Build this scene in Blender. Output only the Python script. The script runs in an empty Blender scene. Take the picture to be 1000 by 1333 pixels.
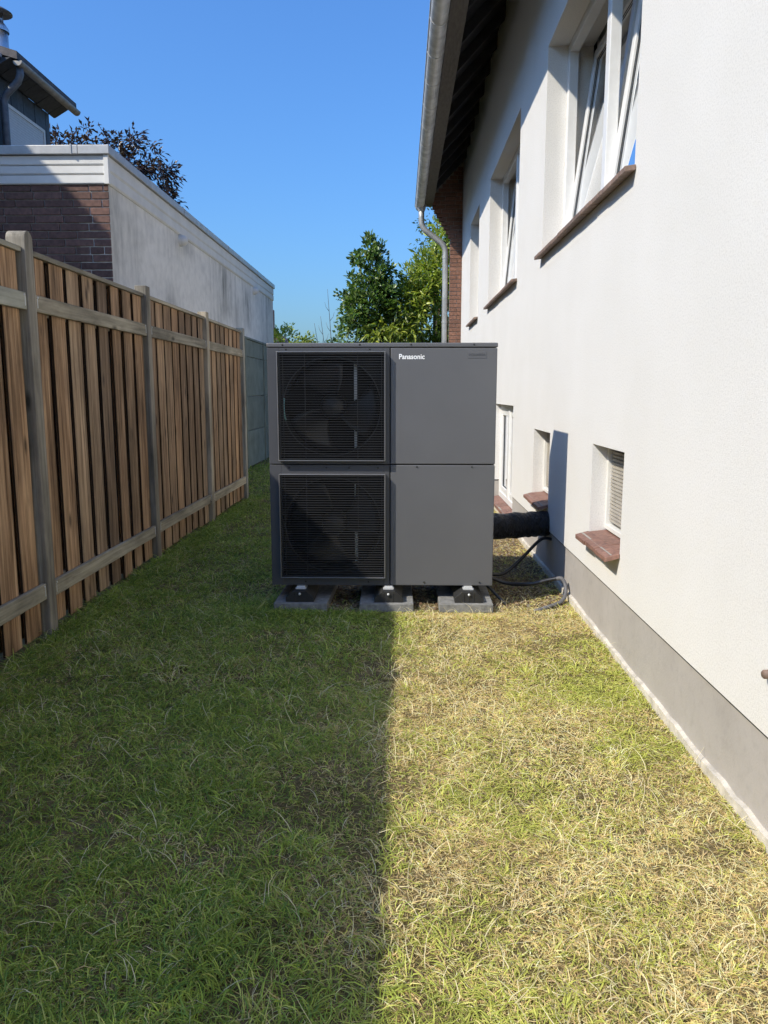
import bpy, bmesh, math, random
import numpy as np
from math import radians, sin, cos, pi, atan2, sqrt
from mathutils import Vector, Matrix

random.seed(7)
rng = np.random.default_rng(11)
scene = bpy.context.scene
COL = scene.collection

# ------------------------------------------------------------------ camera
CAM_H = 1.35
PITCH = math.atan(156.5 / 1000)
YAW = math.atan(22 / 1000 * cos(PITCH))
cam_data = bpy.data.cameras.new('camera')
cam = bpy.data.objects.new('camera', cam_data)
COL.objects.link(cam)
cam.location = (0, 0, CAM_H)
cam.rotation_euler = (pi / 2 - PITCH, 0, YAW)
cam_data.sensor_fit = 'HORIZONTAL'
cam_data.sensor_width = 36
cam_data.lens = 36
cam_data.clip_start = 0.05
cam_data.clip_end = 2000
scene.camera = cam

# ------------------------------------------------------------------ light
SUN_D = Vector((1.0, 0.68, -1.085)).normalized()
elev = math.asin(-SUN_D.z)
rot = atan2(-SUN_D.x, -SUN_D.y)           # clockwise from +Y
world = bpy.data.worlds.new('World')
scene.world = world
world.use_nodes = True
wn = world.node_tree
wn.nodes.clear()
sky = wn.nodes.new('ShaderNodeTexSky')
sky.sky_type = 'NISHITA'
sky.sun_disc = False
sky.sun_elevation = elev
sky.sun_rotation = rot
sky.altitude = 50
sky.air_density = 1.6
sky.dust_density = 1.9
sky.ozone_density = 10.0
bg = wn.nodes.new('ShaderNodeBackground')
bg.inputs['Strength'].default_value = 0.138
wo = wn.nodes.new('ShaderNodeOutputWorld')
wb = wn.nodes.new('ShaderNodeMix')                       # white balance of the whole sky
wb.data_type = 'RGBA'; wb.blend_type = 'MULTIPLY'
wb.inputs[0].default_value = 1.0
wb.inputs[7].default_value = (0.60, 0.83, 1.10, 1)
wn.links.new(sky.outputs[0], wb.inputs[6])
wn.links.new(wb.outputs[2], bg.inputs[0])
wn.links.new(bg.outputs[0], wo.inputs[0])

sun_data = bpy.data.lights.new('sun', 'SUN')
sun_data.energy = 3.75
sun_data.angle = radians(0.55)
sun_data.color = (1.0, 0.92, 0.775)
sun = bpy.data.objects.new('sun', sun_data)
COL.objects.link(sun)
sun.rotation_euler = SUN_D.to_track_quat('-Z', 'Y').to_euler()
sun.location = (-8, -5, 12)

vs = scene.view_settings
vs.view_transform = 'Standard'
vs.look = 'None'
vs.exposure = 0.5
vs.gamma = 1.0
vs.use_curve_mapping = False
scene.cycles.max_bounces = 6
scene.cycles.caustics_reflective = False
scene.cycles.caustics_refractive = False
scene.cycles.diffuse_bounces = 3
scene.cycles.use_adaptive_sampling = True
scene.cycles.adaptive_threshold = 0.02
scene.cycles.transparent_max_bounces = 8
scene.cycles.glossy_bounces = 3
scene.cycles.transmission_bounces = 2
scene.cycles.use_denoising = True

# ------------------------------------------------------------------ materials
def new_mat(name):
    m = bpy.data.materials.new(name)
    m.use_nodes = True
    nt = m.node_tree
    b = nt.nodes['Principled BSDF']
    return m, nt, b

def N(nt, t, **kw):
    n = nt.nodes.new(t)
    for k, v in kw.items():
        setattr(n, k, v)
    return n

def coords(nt, scale=(1, 1, 1), kind='Object', offset_random=0):
    tc = N(nt, 'ShaderNodeTexCoord')
    mp = N(nt, 'ShaderNodeMapping')
    mp.inputs['Scale'].default_value = scale
    nt.links.new(tc.outputs[kind], mp.inputs['Vector'])
    if offset_random:
        oi = N(nt, 'ShaderNodeObjectInfo')
        mu = N(nt, 'ShaderNodeMath', operation='MULTIPLY')
        mu.inputs[1].default_value = offset_random
        nt.links.new(oi.outputs['Random'], mu.inputs[0])
        nt.links.new(mu.outputs[0], mp.inputs['Location'])
    return mp.outputs[0]

def noise(nt, vec, scale, detail=4, rough=0.55, dist=0.0):
    n = N(nt, 'ShaderNodeTexNoise')
    n.inputs['Scale'].default_value = scale
    n.inputs['Detail'].default_value = detail
    n.inputs['Roughness'].default_value = rough
    n.inputs['Distortion'].default_value = dist
    nt.links.new(vec, n.inputs['Vector'])
    return n.outputs['Fac']

def ramp(nt, fac, stops):
    r = N(nt, 'ShaderNodeValToRGB')
    el = r.color_ramp.elements
    while len(el) < len(stops):
        el.new(0.5)
    for e, (p, c) in zip(el, stops):
        e.position = p
        e.color = (c[0], c[1], c[2], 1) if hasattr(c, '__len__') else (c, c, c, 1)
    nt.links.new(fac, r.inputs[0])
    return r.outputs[0]

def mix(nt, fac, a, b, mode='MIX'):
    m = N(nt, 'ShaderNodeMix', data_type='RGBA', blend_type=mode)
    for sock, v in ((m.inputs[0], fac), (m.inputs[6], a), (m.inputs[7], b)):
        if hasattr(v, 'is_output'):
            nt.links.new(v, sock)
        elif hasattr(v, '__len__'):
            sock.default_value = (v[0], v[1], v[2], 1)
        else:
            sock.default_value = v
    return m.outputs[2]

def bump(nt, b, height, strength, distance=0.01):
    bp = N(nt, 'ShaderNodeBump')
    bp.inputs['Strength'].default_value = strength
    bp.inputs['Distance'].default_value = distance
    nt.links.new(height, bp.inputs['Height'])
    nt.links.new(bp.outputs[0], b.inputs['Normal'])

def simple(name, c, rough=0.6, metal=0.0, vary=0.25, nscale=12, bscale=80, bstr=0.1, spec=0.5, piece=0.0, stretch=(1, 1, 1)):
    """plain surface with mottled colour, fine relief and optional piece-to-piece difference"""
    m, nt, b = new_mat(name)
    v = coords(nt, stretch, 'Object', 37.0 if piece else 0)
    f = noise(nt, v, nscale, 5)
    lo = [x * (1 - vary) for x in c]
    hi = [min(1, x * (1 + vary)) for x in c]
    col = ramp(nt, f, [(0.3, lo), (0.7, hi)])
    if piece:
        oi = N(nt, 'ShaderNodeObjectInfo')
        g = ramp(nt, oi.outputs['Random'], [(0, 1 - piece), (1, 1.0)])
        col = mix(nt, 1.0, col, g, 'MULTIPLY')
    nt.links.new(col, b.inputs['Base Color'])
    b.inputs['Roughness'].default_value = rough
    b.inputs['Metallic'].default_value = metal
    b.inputs['Specular IOR Level'].default_value = spec
    if bstr:
        bump(nt, b, noise(nt, v, bscale, 3), bstr, 0.004)
    return m

M = {}
# white render: trowelled grain, faint blotches
m, nt, b = new_mat('white_render')
v = coords(nt)
f = noise(nt, v, 1.6, 5)
col = ramp(nt, f, [(0.3, (0.745, 0.73, 0.70)), (0.7, (0.785, 0.77, 0.745))])
sp = ramp(nt, noise(nt, v, 130, 2), [(0.32, 0.88), (0.55, 1.0)])
nt.links.new(mix(nt, 1.0, col, sp, 'MULTIPLY'), b.inputs['Base Color'])
b.inputs['Roughness'].default_value = 0.9
b.inputs['Specular IOR Level'].default_value = 0.2
bump(nt, b, noise(nt, v, 210, 4, 0.75), 0.45, 0.005)
M['render'] = m
# grey plinth paint
m, nt, b = new_mat('plinth_paint')
v = coords(nt)
col = ramp(nt, noise(nt, v, 2.2, 6), [(0.3, (0.36, 0.335, 0.31)), (0.7, (0.44, 0.41, 0.385))])
drt = ramp(nt, noise(nt, v, 26, 5), [(0.25, 0.9), (0.5, 1.0)])
nt.links.new(mix(nt, 1.0, col, drt, 'MULTIPLY'), b.inputs['Base Color'])
b.inputs['Roughness'].default_value = 0.85
bump(nt, b, noise(nt, v, 110, 4), 0.3, 0.004)
M['plinth'] = m
M['plinth_edge'] = simple('bare_plinth_edge', (0.56, 0.52, 0.45), 0.95, vary=0.25, nscale=18, bscale=45, bstr=0.6)
M['joint'] = simple('joint_shadow_gap', (0.02, 0.02, 0.02), 0.9)
M['soffit'] = simple('dark_soffit_board', (0.022, 0.022, 0.026), 0.75, vary=0.4, nscale=6, stretch=(1, 8, 1))
M['rafter'] = simple('dark_rafter_paint', (0.03, 0.03, 0.033), 0.6, vary=0.3)
M['fascia'] = simple('brown_eave_board', (0.10, 0.085, 0.07), 0.7, vary=0.3, nscale=9, stretch=(6, 1, 6))
M['zinc'] = simple('weathered_zinc', (0.60, 0.60, 0.59), 0.5, 0.25, vary=0.28, nscale=7, bscale=30, bstr=0.08)
M['zincdark'] = simple('dull_grey_zinc', (0.13, 0.14, 0.155), 0.5, 0.3, vary=0.3, nscale=8, bstr=0.05)
M['zincpipe'] = simple('grey_zinc_pipe', (0.36, 0.37, 0.37), 0.45, 0.4, vary=0.22, nscale=7, bscale=30, bstr=0.06)
M['zincmid'] = simple('brown_grey_zinc', (0.30, 0.28, 0.25), 0.5, 0.3, vary=0.25, nscale=8, bstr=0.05)
M['pvc'] = simple('white_window_plastic', (0.76, 0.76, 0.75), 0.35, vary=0.05, bstr=0.0)
M['curtain'] = simple('white_net_curtain', (0.80, 0.80, 0.78), 0.95, vary=0.08, nscale=30, bstr=0.1)
M['room'] = simple('dim_room_wall', (0.22, 0.21, 0.20), 0.9, vary=0.1, bstr=0)
M['clinker'] = simple('red_clinker_tile', (0.27, 0.145, 0.11), 0.6, vary=0.35, nscale=35, bscale=90, bstr=0.3, piece=0.3)
M['sill'] = simple('brown_sill_tile', (0.25, 0.17, 0.13), 0.65, vary=0.35, nscale=30, bscale=90, bstr=0.3, piece=0.3)
M['grille_beige'] = simple('beige_vent_grille', (0.42, 0.39, 0.34), 0.7, vary=0.15, bstr=0.05)
M['gasket'] = simple('black_gasket', (0.015, 0.015, 0.015), 0.6, bstr=0)
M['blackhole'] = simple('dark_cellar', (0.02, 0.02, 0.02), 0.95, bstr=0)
M['mortar'] = simple('grey_mortar', (0.33, 0.31, 0.28), 0.95, vary=0.2, nscale=40, bscale=150, bstr=0.4)
M['brick_red'] = simple('red_brown_brick', (0.25, 0.125, 0.085), 0.85, vary=0.35, nscale=28, bscale=120, bstr=0.5, piece=0.4)
M['brick_dark'] = simple('dark_brown_brick', (0.185, 0.10, 0.078), 0.8, vary=0.35, nscale=28, bscale=120, bstr=0.5, piece=0.4)
M['white_paint'] = simple('aged_white_paint', (0.72, 0.71, 0.67), 0.6, vary=0.08, nscale=5, bstr=0.06)
M['coping'] = simple('dull_metal_coping', (0.45, 0.45, 0.44), 0.45, 0.4, vary=0.12, bstr=0.03)
M['slate'] = simple('anthracite_slate', (0.045, 0.052, 0.065), 0.6, vary=0.3, nscale=15, bstr=0.3, piece=0.35)
M['shutter'] = simple('pale_roller_shutter', (0.60, 0.60, 0.59), 0.5, vary=0.05, bstr=0)
M['rooftile'] = simple('dark_roof_tile', (0.07, 0.06, 0.06), 0.7, vary=0.35, nscale=14, bstr=0.3)
M['steel'] = simple('brushed_steel', (0.60, 0.61, 0.63), 0.35, 0.85, vary=0.1, bstr=0)
M['concrete'] = simple('concrete_slab', (0.20, 0.20, 0.195), 0.92, vary=0.3, nscale=30, bscale=120, bstr=0.5)
M['panel_conc'] = simple('mossy_grey_green_panel', (0.20, 0.225, 0.185), 0.8, vary=0.22, nscale=4, bscale=50, bstr=0.3, piece=0.15)
M['cab'] = simple('charcoal_powder_coat', (0.102, 0.104, 0.112), 0.46, vary=0.05, nscale=3, bscale=400, bstr=0.05)
M['cab2'] = simple('darker_charcoal_coat', (0.060, 0.062, 0.070), 0.46, vary=0.05, nscale=3, bscale=400, bstr=0.05)
M['slat'] = simple('black_grille_coat', (0.04, 0.041, 0.045), 0.38, vary=0.05, bstr=0)
M['teal'] = simple('pale_teal_reflection', (0.30, 0.62, 0.62), 0.4, vary=0.05, bstr=0)  # colour of the painted reflection in the upper fan
M['guard'] = simple('grey_guard_frame', (0.20, 0.20, 0.21), 0.3, 0.4, vary=0.05, bstr=0)
M['inner'] = simple('matt_black_inside', (0.012, 0.012, 0.013), 0.8, bstr=0)
M['fan'] = simple('grey_fan_plastic', (0.016, 0.016, 0.017), 0.4, vary=0.1, bstr=0)
M['pale_metal'] = simple('pale_bracket_metal', (0.62, 0.63, 0.63), 0.4, 0.3, vary=0.08, bstr=0)
M['badge'] = simple('white_badge_print', (0.85, 0.86, 0.87), 0.35, vary=0.01, bstr=0)
M['badge_dark'] = simple('grey_badge_plate', (0.085, 0.087, 0.093), 0.3, vary=0.02, bstr=0)
M['rubber'] = simple('black_rubber', (0.018, 0.018, 0.018), 0.65, vary=0.3, bscale=60, bstr=0.2)
M['cable'] = simple('black_cable_sheath', (0.016, 0.016, 0.018), 0.35, bstr=0.03)
M['conduit'] = simple('grey_conduit', (0.15, 0.15, 0.16), 0.45, vary=0.1, bstr=0.05)
m, nt, b = new_mat('black_foil_wrap')
v = coords(nt, (2.2, 1, 1))
b.inputs['Base Color'].default_value = (0.016, 0.016, 0.018, 1)
b.inputs['Roughness'].default_value = 0.28
bump(nt, b, noise(nt, v, 17, 5, 0.6, 2.0), 1.0, 0.03)
M['foil'] = m

# glass: fresnel mirror over a clear pane
m, nt, b = new_mat('window_glass')
nt.nodes.remove(b)
out = nt.nodes['Material Output']
fr = N(nt, 'ShaderNodeFresnel'); fr.inputs[0].default_value = 1.45
gl = N(nt, 'ShaderNodeBsdfGlossy'); gl.inputs['Roughness'].default_value = 0.01
gl.inputs['Color'].default_value = (0.95, 0.97, 1, 1)
tr = N(nt, 'ShaderNodeBsdfTransparent'); tr.inputs[0].default_value = (0.95, 0.97, 0.965, 1)
ms = N(nt, 'ShaderNodeMixShader')
nt.links.new(fr.outputs[0], ms.inputs[0]); nt.links.new(tr.outputs[0], ms.inputs[1]); nt.links.new(gl.outputs[0], ms.inputs[2])
nt.links.new(ms.outputs[0], out.inputs[0])
M['glass'] = m

# weathered timber, grain along z (boards, posts) or y (rails)
def wood(name, stops, axis):
    m, nt, b = new_mat(name)
    st = [42, 42, 42]; st[axis] = 1.3
    v = coords(nt, tuple(st), 'Object', 91.0)
    g = noise(nt, v, 1.0, 6, 0.62, 0.6)
    col = ramp(nt, g, stops)
    st2 = [5, 5, 5]; st2[axis] = 1.3
    v2 = coords(nt, tuple(st2), 'Object', 53.0)
    blot = ramp(nt, noise(nt, v2, 1.0, 5, 0.65), [(0.30, 0.42), (0.60, 1.12)])
    col = mix(nt, 1.0, col, blot, 'MULTIPLY')
    # knots
    st3 = [7, 7, 7]; st3[axis] = 2.6
    v3 = coords(nt, tuple(st3), 'Object', 71.0)
    vo = N(nt, 'ShaderNodeTexVoronoi'); vo.inputs['Scale'].default_value = 1.0
    nt.links.new(v3, vo.inputs['Vector'])
    kn = ramp(nt, vo.outputs['Distance'], [(0.05, 0.2), (0.17, 1.0)])
    col = mix(nt, 0.9, col, kn, 'MULTIPLY')
    oi = N(nt, 'ShaderNodeObjectInfo')
    pc = ramp(nt, oi.outputs['Random'], [(0, (0.60, 0.60, 0.60)), (0.25, (1.0, 0.93, 0.84)), (0.5, (0.80, 0.82, 0.82)), (0.75, (1.15, 1.05, 0.92)), (1, (0.95, 1.0, 1.02))])
    col = mix(nt, 1.0, col, pc, 'MULTIPLY')
    nt.links.new(col, b.inputs['Base Color'])
    b.inputs['Roughness'].default_value = 0.8
    b.inputs['Specular IOR Level'].default_value = 0.3
    bump(nt, b, g, 0.5, 0.006)
    return m
M['board'] = wood('brown_fence_board', [(0.30, (0.105, 0.062, 0.034)), (0.48, (0.345, 0.222, 0.135)), (0.70, (0.62, 0.435, 0.28))], 2)
M['board_edge'] = wood('gap_shade_board_edge', [(0.25, (0.012, 0.008, 0.005)), (0.5, (0.03, 0.018, 0.011)), (0.78, (0.06, 0.036, 0.02))], 2)  # shade of the gaps painted onto the board edges
M['post'] = wood('grey_fence_post', [(0.25, (0.20, 0.185, 0.15)), (0.5, (0.41, 0.375, 0.31)), (0.8, (0.64, 0.585, 0.49))], 2)
M['rail'] = wood('grey_fence_rail', [(0.25, (0.19, 0.18, 0.145)), (0.5, (0.37, 0.345, 0.28)), (0.8, (0.56, 0.52, 0.42))], 1)

# stained side wall of the flat-roofed extension
m, nt, b = new_mat('algae_streaked_render')
v = coords(nt)
vs_ = coords(nt, (1, 1.7, 0.22))
big = noise(nt, coords(nt, (1, 0.55, 0.8)), 1.1, 4, 0.55)
strk = noise(nt, vs_, 2.6, 6, 0.68, 0.4)
a = ramp(nt, big, [(0.42, 0.0), (0.70, 1.0)])
s = ramp(nt, strk, [(0.36, 0.0), (0.66, 1.0)])
fac = mix(nt, 1.0, a, s, 'MULTIPLY')
col = mix(nt, fac, (0.89, 0.86, 0.79), (0.25, 0.245, 0.215))
gr = ramp(nt, noise(nt, v, 9, 5), [(0.3, 0.86), (0.6, 1.0)])
col = mix(nt, 1.0, col, gr, 'MULTIPLY')
nt.links.new(col, b.inputs['Base Color'])
b.inputs['Roughness'].default_value = 0.92
bump(nt, b, noise(nt, v, 120, 4), 0.5, 0.005)
M['stained'] = m

# procedural brick for what lies beyond the built bricks
m, nt, b = new_mat('far_brickwork')
tc = N(nt, 'ShaderNodeTexCoord')
sx = N(nt, 'ShaderNodeSeparateXYZ'); cx = N(nt, 'ShaderNodeCombineXYZ')
nt.links.new(tc.outputs['Object'], sx.inputs[0])
ad = N(nt, 'ShaderNodeMath', operation='ADD')
nt.links.new(sx.outputs[0], ad.inputs[0]); nt.links.new(sx.outputs[1], ad.inputs[1])
nt.links.new(ad.outputs[0], cx.inputs[0]); nt.links.new(sx.outputs[2], cx.inputs[1])
bt = N(nt, 'ShaderNodeTexBrick')
bt.inputs['Scale'].default_value = 1
bt.inputs['Brick Width'].default_value = 0.277
bt.inputs['Row Height'].default_value = 0.0718
bt.inputs['Mortar Size'].default_value = 0.005
bt.inputs['Color1'].default_value = (0.15, 0.08, 0.06, 1)
bt.inputs['Color2'].default_value = (0.10, 0.055, 0.045, 1)
bt.inputs['Mortar'].default_value = (0.33, 0.31, 0.28, 1)
nt.links.new(cx.outputs[0], bt.inputs['Vector'])
nt.links.new(bt.outputs['Color'], b.inputs['Base Color'])
b.inputs['Roughness'].default_value = 0.85
M['brick_tex'] = m

# soil under the lawn
m, nt, b = new_mat('lawn_soil')
v = coords(nt)
c1 = ramp(nt, noise(nt, v, 1.3, 5), [(0.35, (0.12, 0.10, 0.045)), (0.65, (0.27, 0.205, 0.11))])
c2 = ramp(nt, noise(nt, v, 60, 5, 0.7), [(0.3, 0.55), (0.7, 1.25)])
nt.links.new(mix(nt, 1.0, c1, c2, 'MULTIPLY'), b.inputs['Base Color'])
b.inputs['Roughness'].default_value = 1.0
b.inputs['Specular IOR Level'].default_value = 0.1
bump(nt, b, noise(nt, v, 90, 5, 0.7), 0.8, 0.02)
M['soil'] = m

def leafy(name, rough, transl, spec):
    m, nt, b = new_mat(name)
    at = N(nt, 'ShaderNodeVertexColor'); at.layer_name = 'Col'
    nt.links.new(at.outputs[0], b.inputs['Base Color'])
    b.inputs['Roughness'].default_value = rough
    b.inputs['Specular IOR Level'].default_value = spec
    t = N(nt, 'ShaderNodeBsdfTranslucent')
    tc_ = mix(nt, 1.0, at.outputs[0], (1.15, 1.25, 0.7), 'MULTIPLY')
    nt.links.new(tc_, t.inputs[0])
    ms = N(nt, 'ShaderNodeMixShader'); ms.inputs[0].default_value = transl
    out = nt.nodes['Material Output']
    nt.links.new(b.outputs[0], ms.inputs[1]); nt.links.new(t.outputs[0], ms.inputs[2])
    nt.links.new(ms.outputs[0], out.inputs[0])
    return m
M['grass'] = leafy('grass_blades', 0.6, 0.36, 0.25)
M['leaf'] = leafy('glossy_leaves', 0.33, 0.36, 0.5)
M['bark'] = simple('rough_bark', (0.10, 0.075, 0.055), 0.9, vary=0.4, nscale=14, bscale=30, bstr=0.6, stretch=(1, 1, 0.3))

# ------------------------------------------------------------------ mesh helpers
class MB:
    """collects shapes in world coordinates and links them as one mesh"""
    def __init__(s):
        s.v = []; s.f = []; s.sm = []
    def add(s, vs_, fs, smooth=False):
        o = len(s.v); s.v += [tuple(p) for p in vs_]
        s.f += [tuple(i + o for i in f) for f in fs]; s.sm += [smooth] * len(fs)
        return s
    def box(s, x0, x1, y0, y1, z0, z1):
        return s.add([(x0, y0, z0), (x1, y0, z0), (x1, y1, z0), (x0, y1, z0), (x0, y0, z1), (x1, y0, z1), (x1, y1, z1), (x0, y1, z1)],
                     [(0, 3, 2, 1), (4, 5, 6, 7), (0, 1, 5, 4), (1, 2, 6, 5), (2, 3, 7, 6), (3, 0, 4, 7)])
    def prism(s, prof, axis, a, b, smooth=False):
        """closed 2-D profile (counter-clockwise) extruded along an axis; the profile gives the two other axes in order"""
        n = len(prof)
        def pt(p, t):
            q = list(p); q.insert(axis, t); return q
        vv = [pt(p, a) for p in prof] + [pt(p, b) for p in prof]
        ff = [tuple(range(n - 1, -1, -1)), tuple(range(n, 2 * n))]
        ff += [(i, (i + 1) % n, n + (i + 1) % n, n + i) for i in range(n)]
        return s.add(vv, ff, smooth)
    def tube(s, path, r, seg=12, caps=True, smooth=True, flat=1.0):
        path = [Vector(p) for p in path]
        n = len(path); rr = r if hasattr(r, '__len__') else [r] * n
        t0 = (path[1] - path[0]).normalized()
        u = t0.orthogonal().normalized()
        vv = []
        for i in range(n):
            t = (path[min(i + 1, n - 1)] - path[max(i - 1, 0)]).normalized()
            u = (u - t * u.dot(t)).normalized(); w = t.cross(u)
            for k in range(seg):
                a = 2 * pi * k / seg
                vv.append(path[i] + rr[i] * (cos(a) * u + sin(a) * w))
        ff = [(i * seg + k, i * seg + (k + 1) % seg, (i + 1) * seg + (k + 1) % seg, (i + 1) * seg + k) for i in range(n - 1) for k in range(seg)]
        s.add(vv, ff, smooth)
        if caps:
            o = len(s.v) - len(vv)
            s.f.append(tuple(o + k for k in range(seg - 1, -1, -1))); s.sm.append(False)
            s.f.append(tuple(o + (n - 1) * seg + k for k in range(seg))); s.sm.append(False)
        return s
    def lathe(s, prof, centre, seg=20, axis='z', smooth=True):
        """profile of (radius, height) pairs turned about an axis"""
        c = Vector(centre); vv = []
        for r, h in prof:
            for k in range(seg):
                a = 2 * pi * k / seg
                if axis == 'z': p = Vector((r * cos(a), r * sin(a), h))
                elif axis == 'y': p = Vector((r * cos(a), h, r * sin(a)))
                else: p = Vector((h, r * cos(a), r * sin(a)))
                vv.append(c + p)
        n = len(prof)
        ff = [(i * seg + k, i * seg + (k + 1) % seg, (i + 1) * seg + (k + 1) % seg, (i + 1) * seg + k) for i in range(n - 1) for k in range(seg)]
        return s.add(vv, ff, smooth)
    def mesh(s, name, mat, origin=(0, 0, 0)):
        me = bpy.data.meshes.new(name)
        o = origin
        me.from_pydata([(p[0] - o[0], p[1] - o[1], p[2] - o[2]) for p in s.v], [], s.f)
        me.polygons.foreach_set('use_smooth', s.sm)
        me.materials.append(mat)
        bm = bmesh.new(); bm.from_mesh(me)
        bmesh.ops.recalc_face_normals(bm, faces=bm.faces)
        bm.to_mesh(me); bm.free()
        return me

WP = {}                                        # world position of every object built here
def link(name, data, pos, parent=None):
    o = bpy.data.objects.new(name, data)
    COL.objects.link(o)
    p = Vector(pos)
    if parent is not None:
        o.parent = parent
        o.location = p - WP[parent.name]
    else:
        o.location = p
    WP[o.name] = p
    return o
def build(mb, name, mat, parent=None, bevel=0.0, origin=None):
    org = origin if origin is not None else (WP[parent.name] if parent is not None else (0, 0, 0))
    o = link(name, mb.mesh(name, mat, org), org, parent)
    if bevel:
        md = o.modifiers.new('bevel', 'BEVEL')
        md.width = bevel; md.segments = 2; md.limit_method = 'ANGLE'; md.angle_limit = radians(40)
        md.harden_normals = False
    return o
def tag(o, label, cat, group=None):
    o['label'] = label; o['category'] = cat
    if group: o['group'] = group
    return o
def thing(name, loc, label, cat, group=None):
    return tag(link(name, None, loc), label, cat, group)
def struct(o):
    o['kind'] = 'structure'; return o
def chamfer_box_mesh(name, sx, sy, sz, c, mat):
    """box centred at the origin with its +x or -y front edges softened"""
    mb = MB().box(-sx / 2, sx / 2, -sy / 2, sy / 2, -sz / 2, sz / 2)
    me = mb.mesh(name, mat)
    bm = bmesh.new(); bm.from_mesh(me)
    bmesh.ops.bevel(bm, geom=list(bm.edges), offset=c, segments=1, affect='EDGES')
    bm.to_mesh(me); bm.free()
    return me
def array_mesh(name, co, tris, cols, mat):
    """triangles from numpy arrays, one colour per vertex"""
    me = bpy.data.meshes.new(name)
    me.vertices.add(len(co)); me.vertices.foreach_set('co', np.ascontiguousarray(co, dtype=np.float32).ravel())
    me.loops.add(tris.size); me.loops.foreach_set('vertex_index', np.ascontiguousarray(tris, dtype=np.int32).ravel())
    me.polygons.add(len(tris)); me.polygons.foreach_set('loop_start', np.arange(0, tris.size, 3, dtype=np.int32))
    me.update(calc_edges=True)
    ca = me.color_attributes.new('Col', 'FLOAT_COLOR', 'POINT')
    c4 = np.ones((len(co), 4), dtype=np.float32); c4[:, :3] = cols
    ca.data.foreach_set('color', c4.ravel())
    me.materials.append(mat)
    return me

# smooth random field on a plane, for patches in the lawn
def field(x, y, cell, seed):
    r = np.random.default_rng(seed).random((97, 97))
    gx = np.asarray(x) / cell + 40.3; gy = np.asarray(y) / cell + 11.7
    ix = np.floor(gx).astype(int); iy = np.floor(gy).astype(int)
    fx = gx - ix; fy = gy - iy
    fx = fx * fx * (3 - 2 * fx); fy = fy * fy * (3 - 2 * fy)
    a = r[ix % 97, iy % 97]; b_ = r[(ix + 1) % 97, iy % 97]
    c_ = r[ix % 97, (iy + 1) % 97]; d = r[(ix + 1) % 97, (iy + 1) % 97]
    return (a * (1 - fx) + b_ * fx) * (1 - fy) + (c_ * (1 - fx) + d * fx) * fy
def fbm(x, y, cell, seed):
    return 0.5 * field(x, y, cell, seed) + 0.3 * field(x, y, cell * 0.45, seed + 1) + 0.2 * field(x, y, cell * 0.2, seed + 2)

# ================================================================== ground
WALL_X = 1.10
def ground_h(x, y):
    return (fbm(x, y, 0.8, 31) - 0.5) * 0.035
me = bpy.data.meshes.new('ground')
xs = np.concatenate([[-600, -60, -20, -9, -5, -3.4], np.arange(-2.75, 1.3, 0.08), [2, 8, 20, 60, 600]])
ys = np.concatenate([[-600, -60, -15, -4, -1], np.arange(0, 17, 0.1), [18, 20, 24, 30, 40, 60, 120, 300, 900]])
X, Y = np.meshgrid(xs, ys, indexing='ij')
Z = ground_h(X, Y)
Z[(X > 1.02) | (X < -3)] = -0.01
vv = np.stack([X, Y, Z], -1).reshape(-1, 3)
nx, ny = len(xs), len(ys)
ff = [(i * ny + j, (i + 1) * ny + j, (i + 1) * ny + j + 1, i * ny + j + 1) for i in range(nx - 1) for j in range(ny - 1)]
me.from_pydata(vv.tolist(), [], ff)
me.polygons.foreach_set('use_smooth', [True] * len(ff))
me.materials.append(M['soil'])
struct(link('ground', me, (0, 0, 0)))

# ================================================================== the white house
house = thing('rendered_house', (WALL_X, 7.0, 0), 'white rendered house with dark eaves, grey plinth and tilted windows along the lawn', 'house')
Y0, Y1 = -4.0, 14.5
WINS = [(3.86, 6.27, 2.41, 3.915), (7.60, 10.05, 2.42, 3.945), (11.38, 12.75, 2.42, 3.965)]
BAS = [(3.80, 4.43, 0.56, 1.056), (5.70, 6.39, 0.53, 1.05)]
TALL = (7.60, 9.05, 0.14, 1.215)
PL = 0.317
def holed_wall(y0, y1, z0, z1, holes, x, depth):
    """flat wall facing -x with openings and their reveals"""
    mb = MB()
    yc = sorted({y0, y1} | {h[0] for h in holes} | {h[1] for h in holes})
    zc = sorted({z0, z1} | {h[2] for h in holes} | {h[3] for h in holes})
    yc = [y for y in yc if y0 <= y <= y1]; zc = [z for z in zc if z0 <= z <= z1]
    for i in range(len(yc) - 1):
        for j in range(len(zc) - 1):
            my, mz = (yc[i] + yc[i + 1]) / 2, (zc[j] + zc[j + 1]) / 2
            if any(h[0] < my < h[1] and h[2] < mz < h[3] for h in holes):
                continue
            mb.add([(x, yc[i], zc[j]), (x, yc[i], zc[j + 1]), (x, yc[i + 1], zc[j + 1]), (x, yc[i + 1], zc[j])], [(0, 1, 2, 3)])
    for (a, b_, c_, d) in holes:
        xb = x + depth(a, c_)
        c2 = max(c_, z0); d2 = min(d, z1)
        mb.add([(x, a, c2), (xb, a, c2), (xb, a, d2), (x, a, d2)], [(0, 1, 2, 3)])
        mb.add([(x, b_, c2), (xb, b_, c2), (xb, b_, d2), (x, b_, d2)], [(0, 1, 2, 3)])
        if d <= z1: mb.add([(x, a, d), (xb, a, d), (xb, b_, d), (x, b_, d)], [(0, 1, 2, 3)])
        if c_ >= z0: mb.add([(x, a, c_), (xb, a, c_), (xb, b_, c_), (x, b_, c_)], [(0, 1, 2, 3)])
    return mb
dep = lambda a, c_: 0.34 if c_ > 2 else (0.30 if c_ > 0.3 else 0.30)
CUT = [(h[0], h[1], h[2] - 0.03, h[3]) for h in WINS + BAS + [TALL]]
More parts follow.
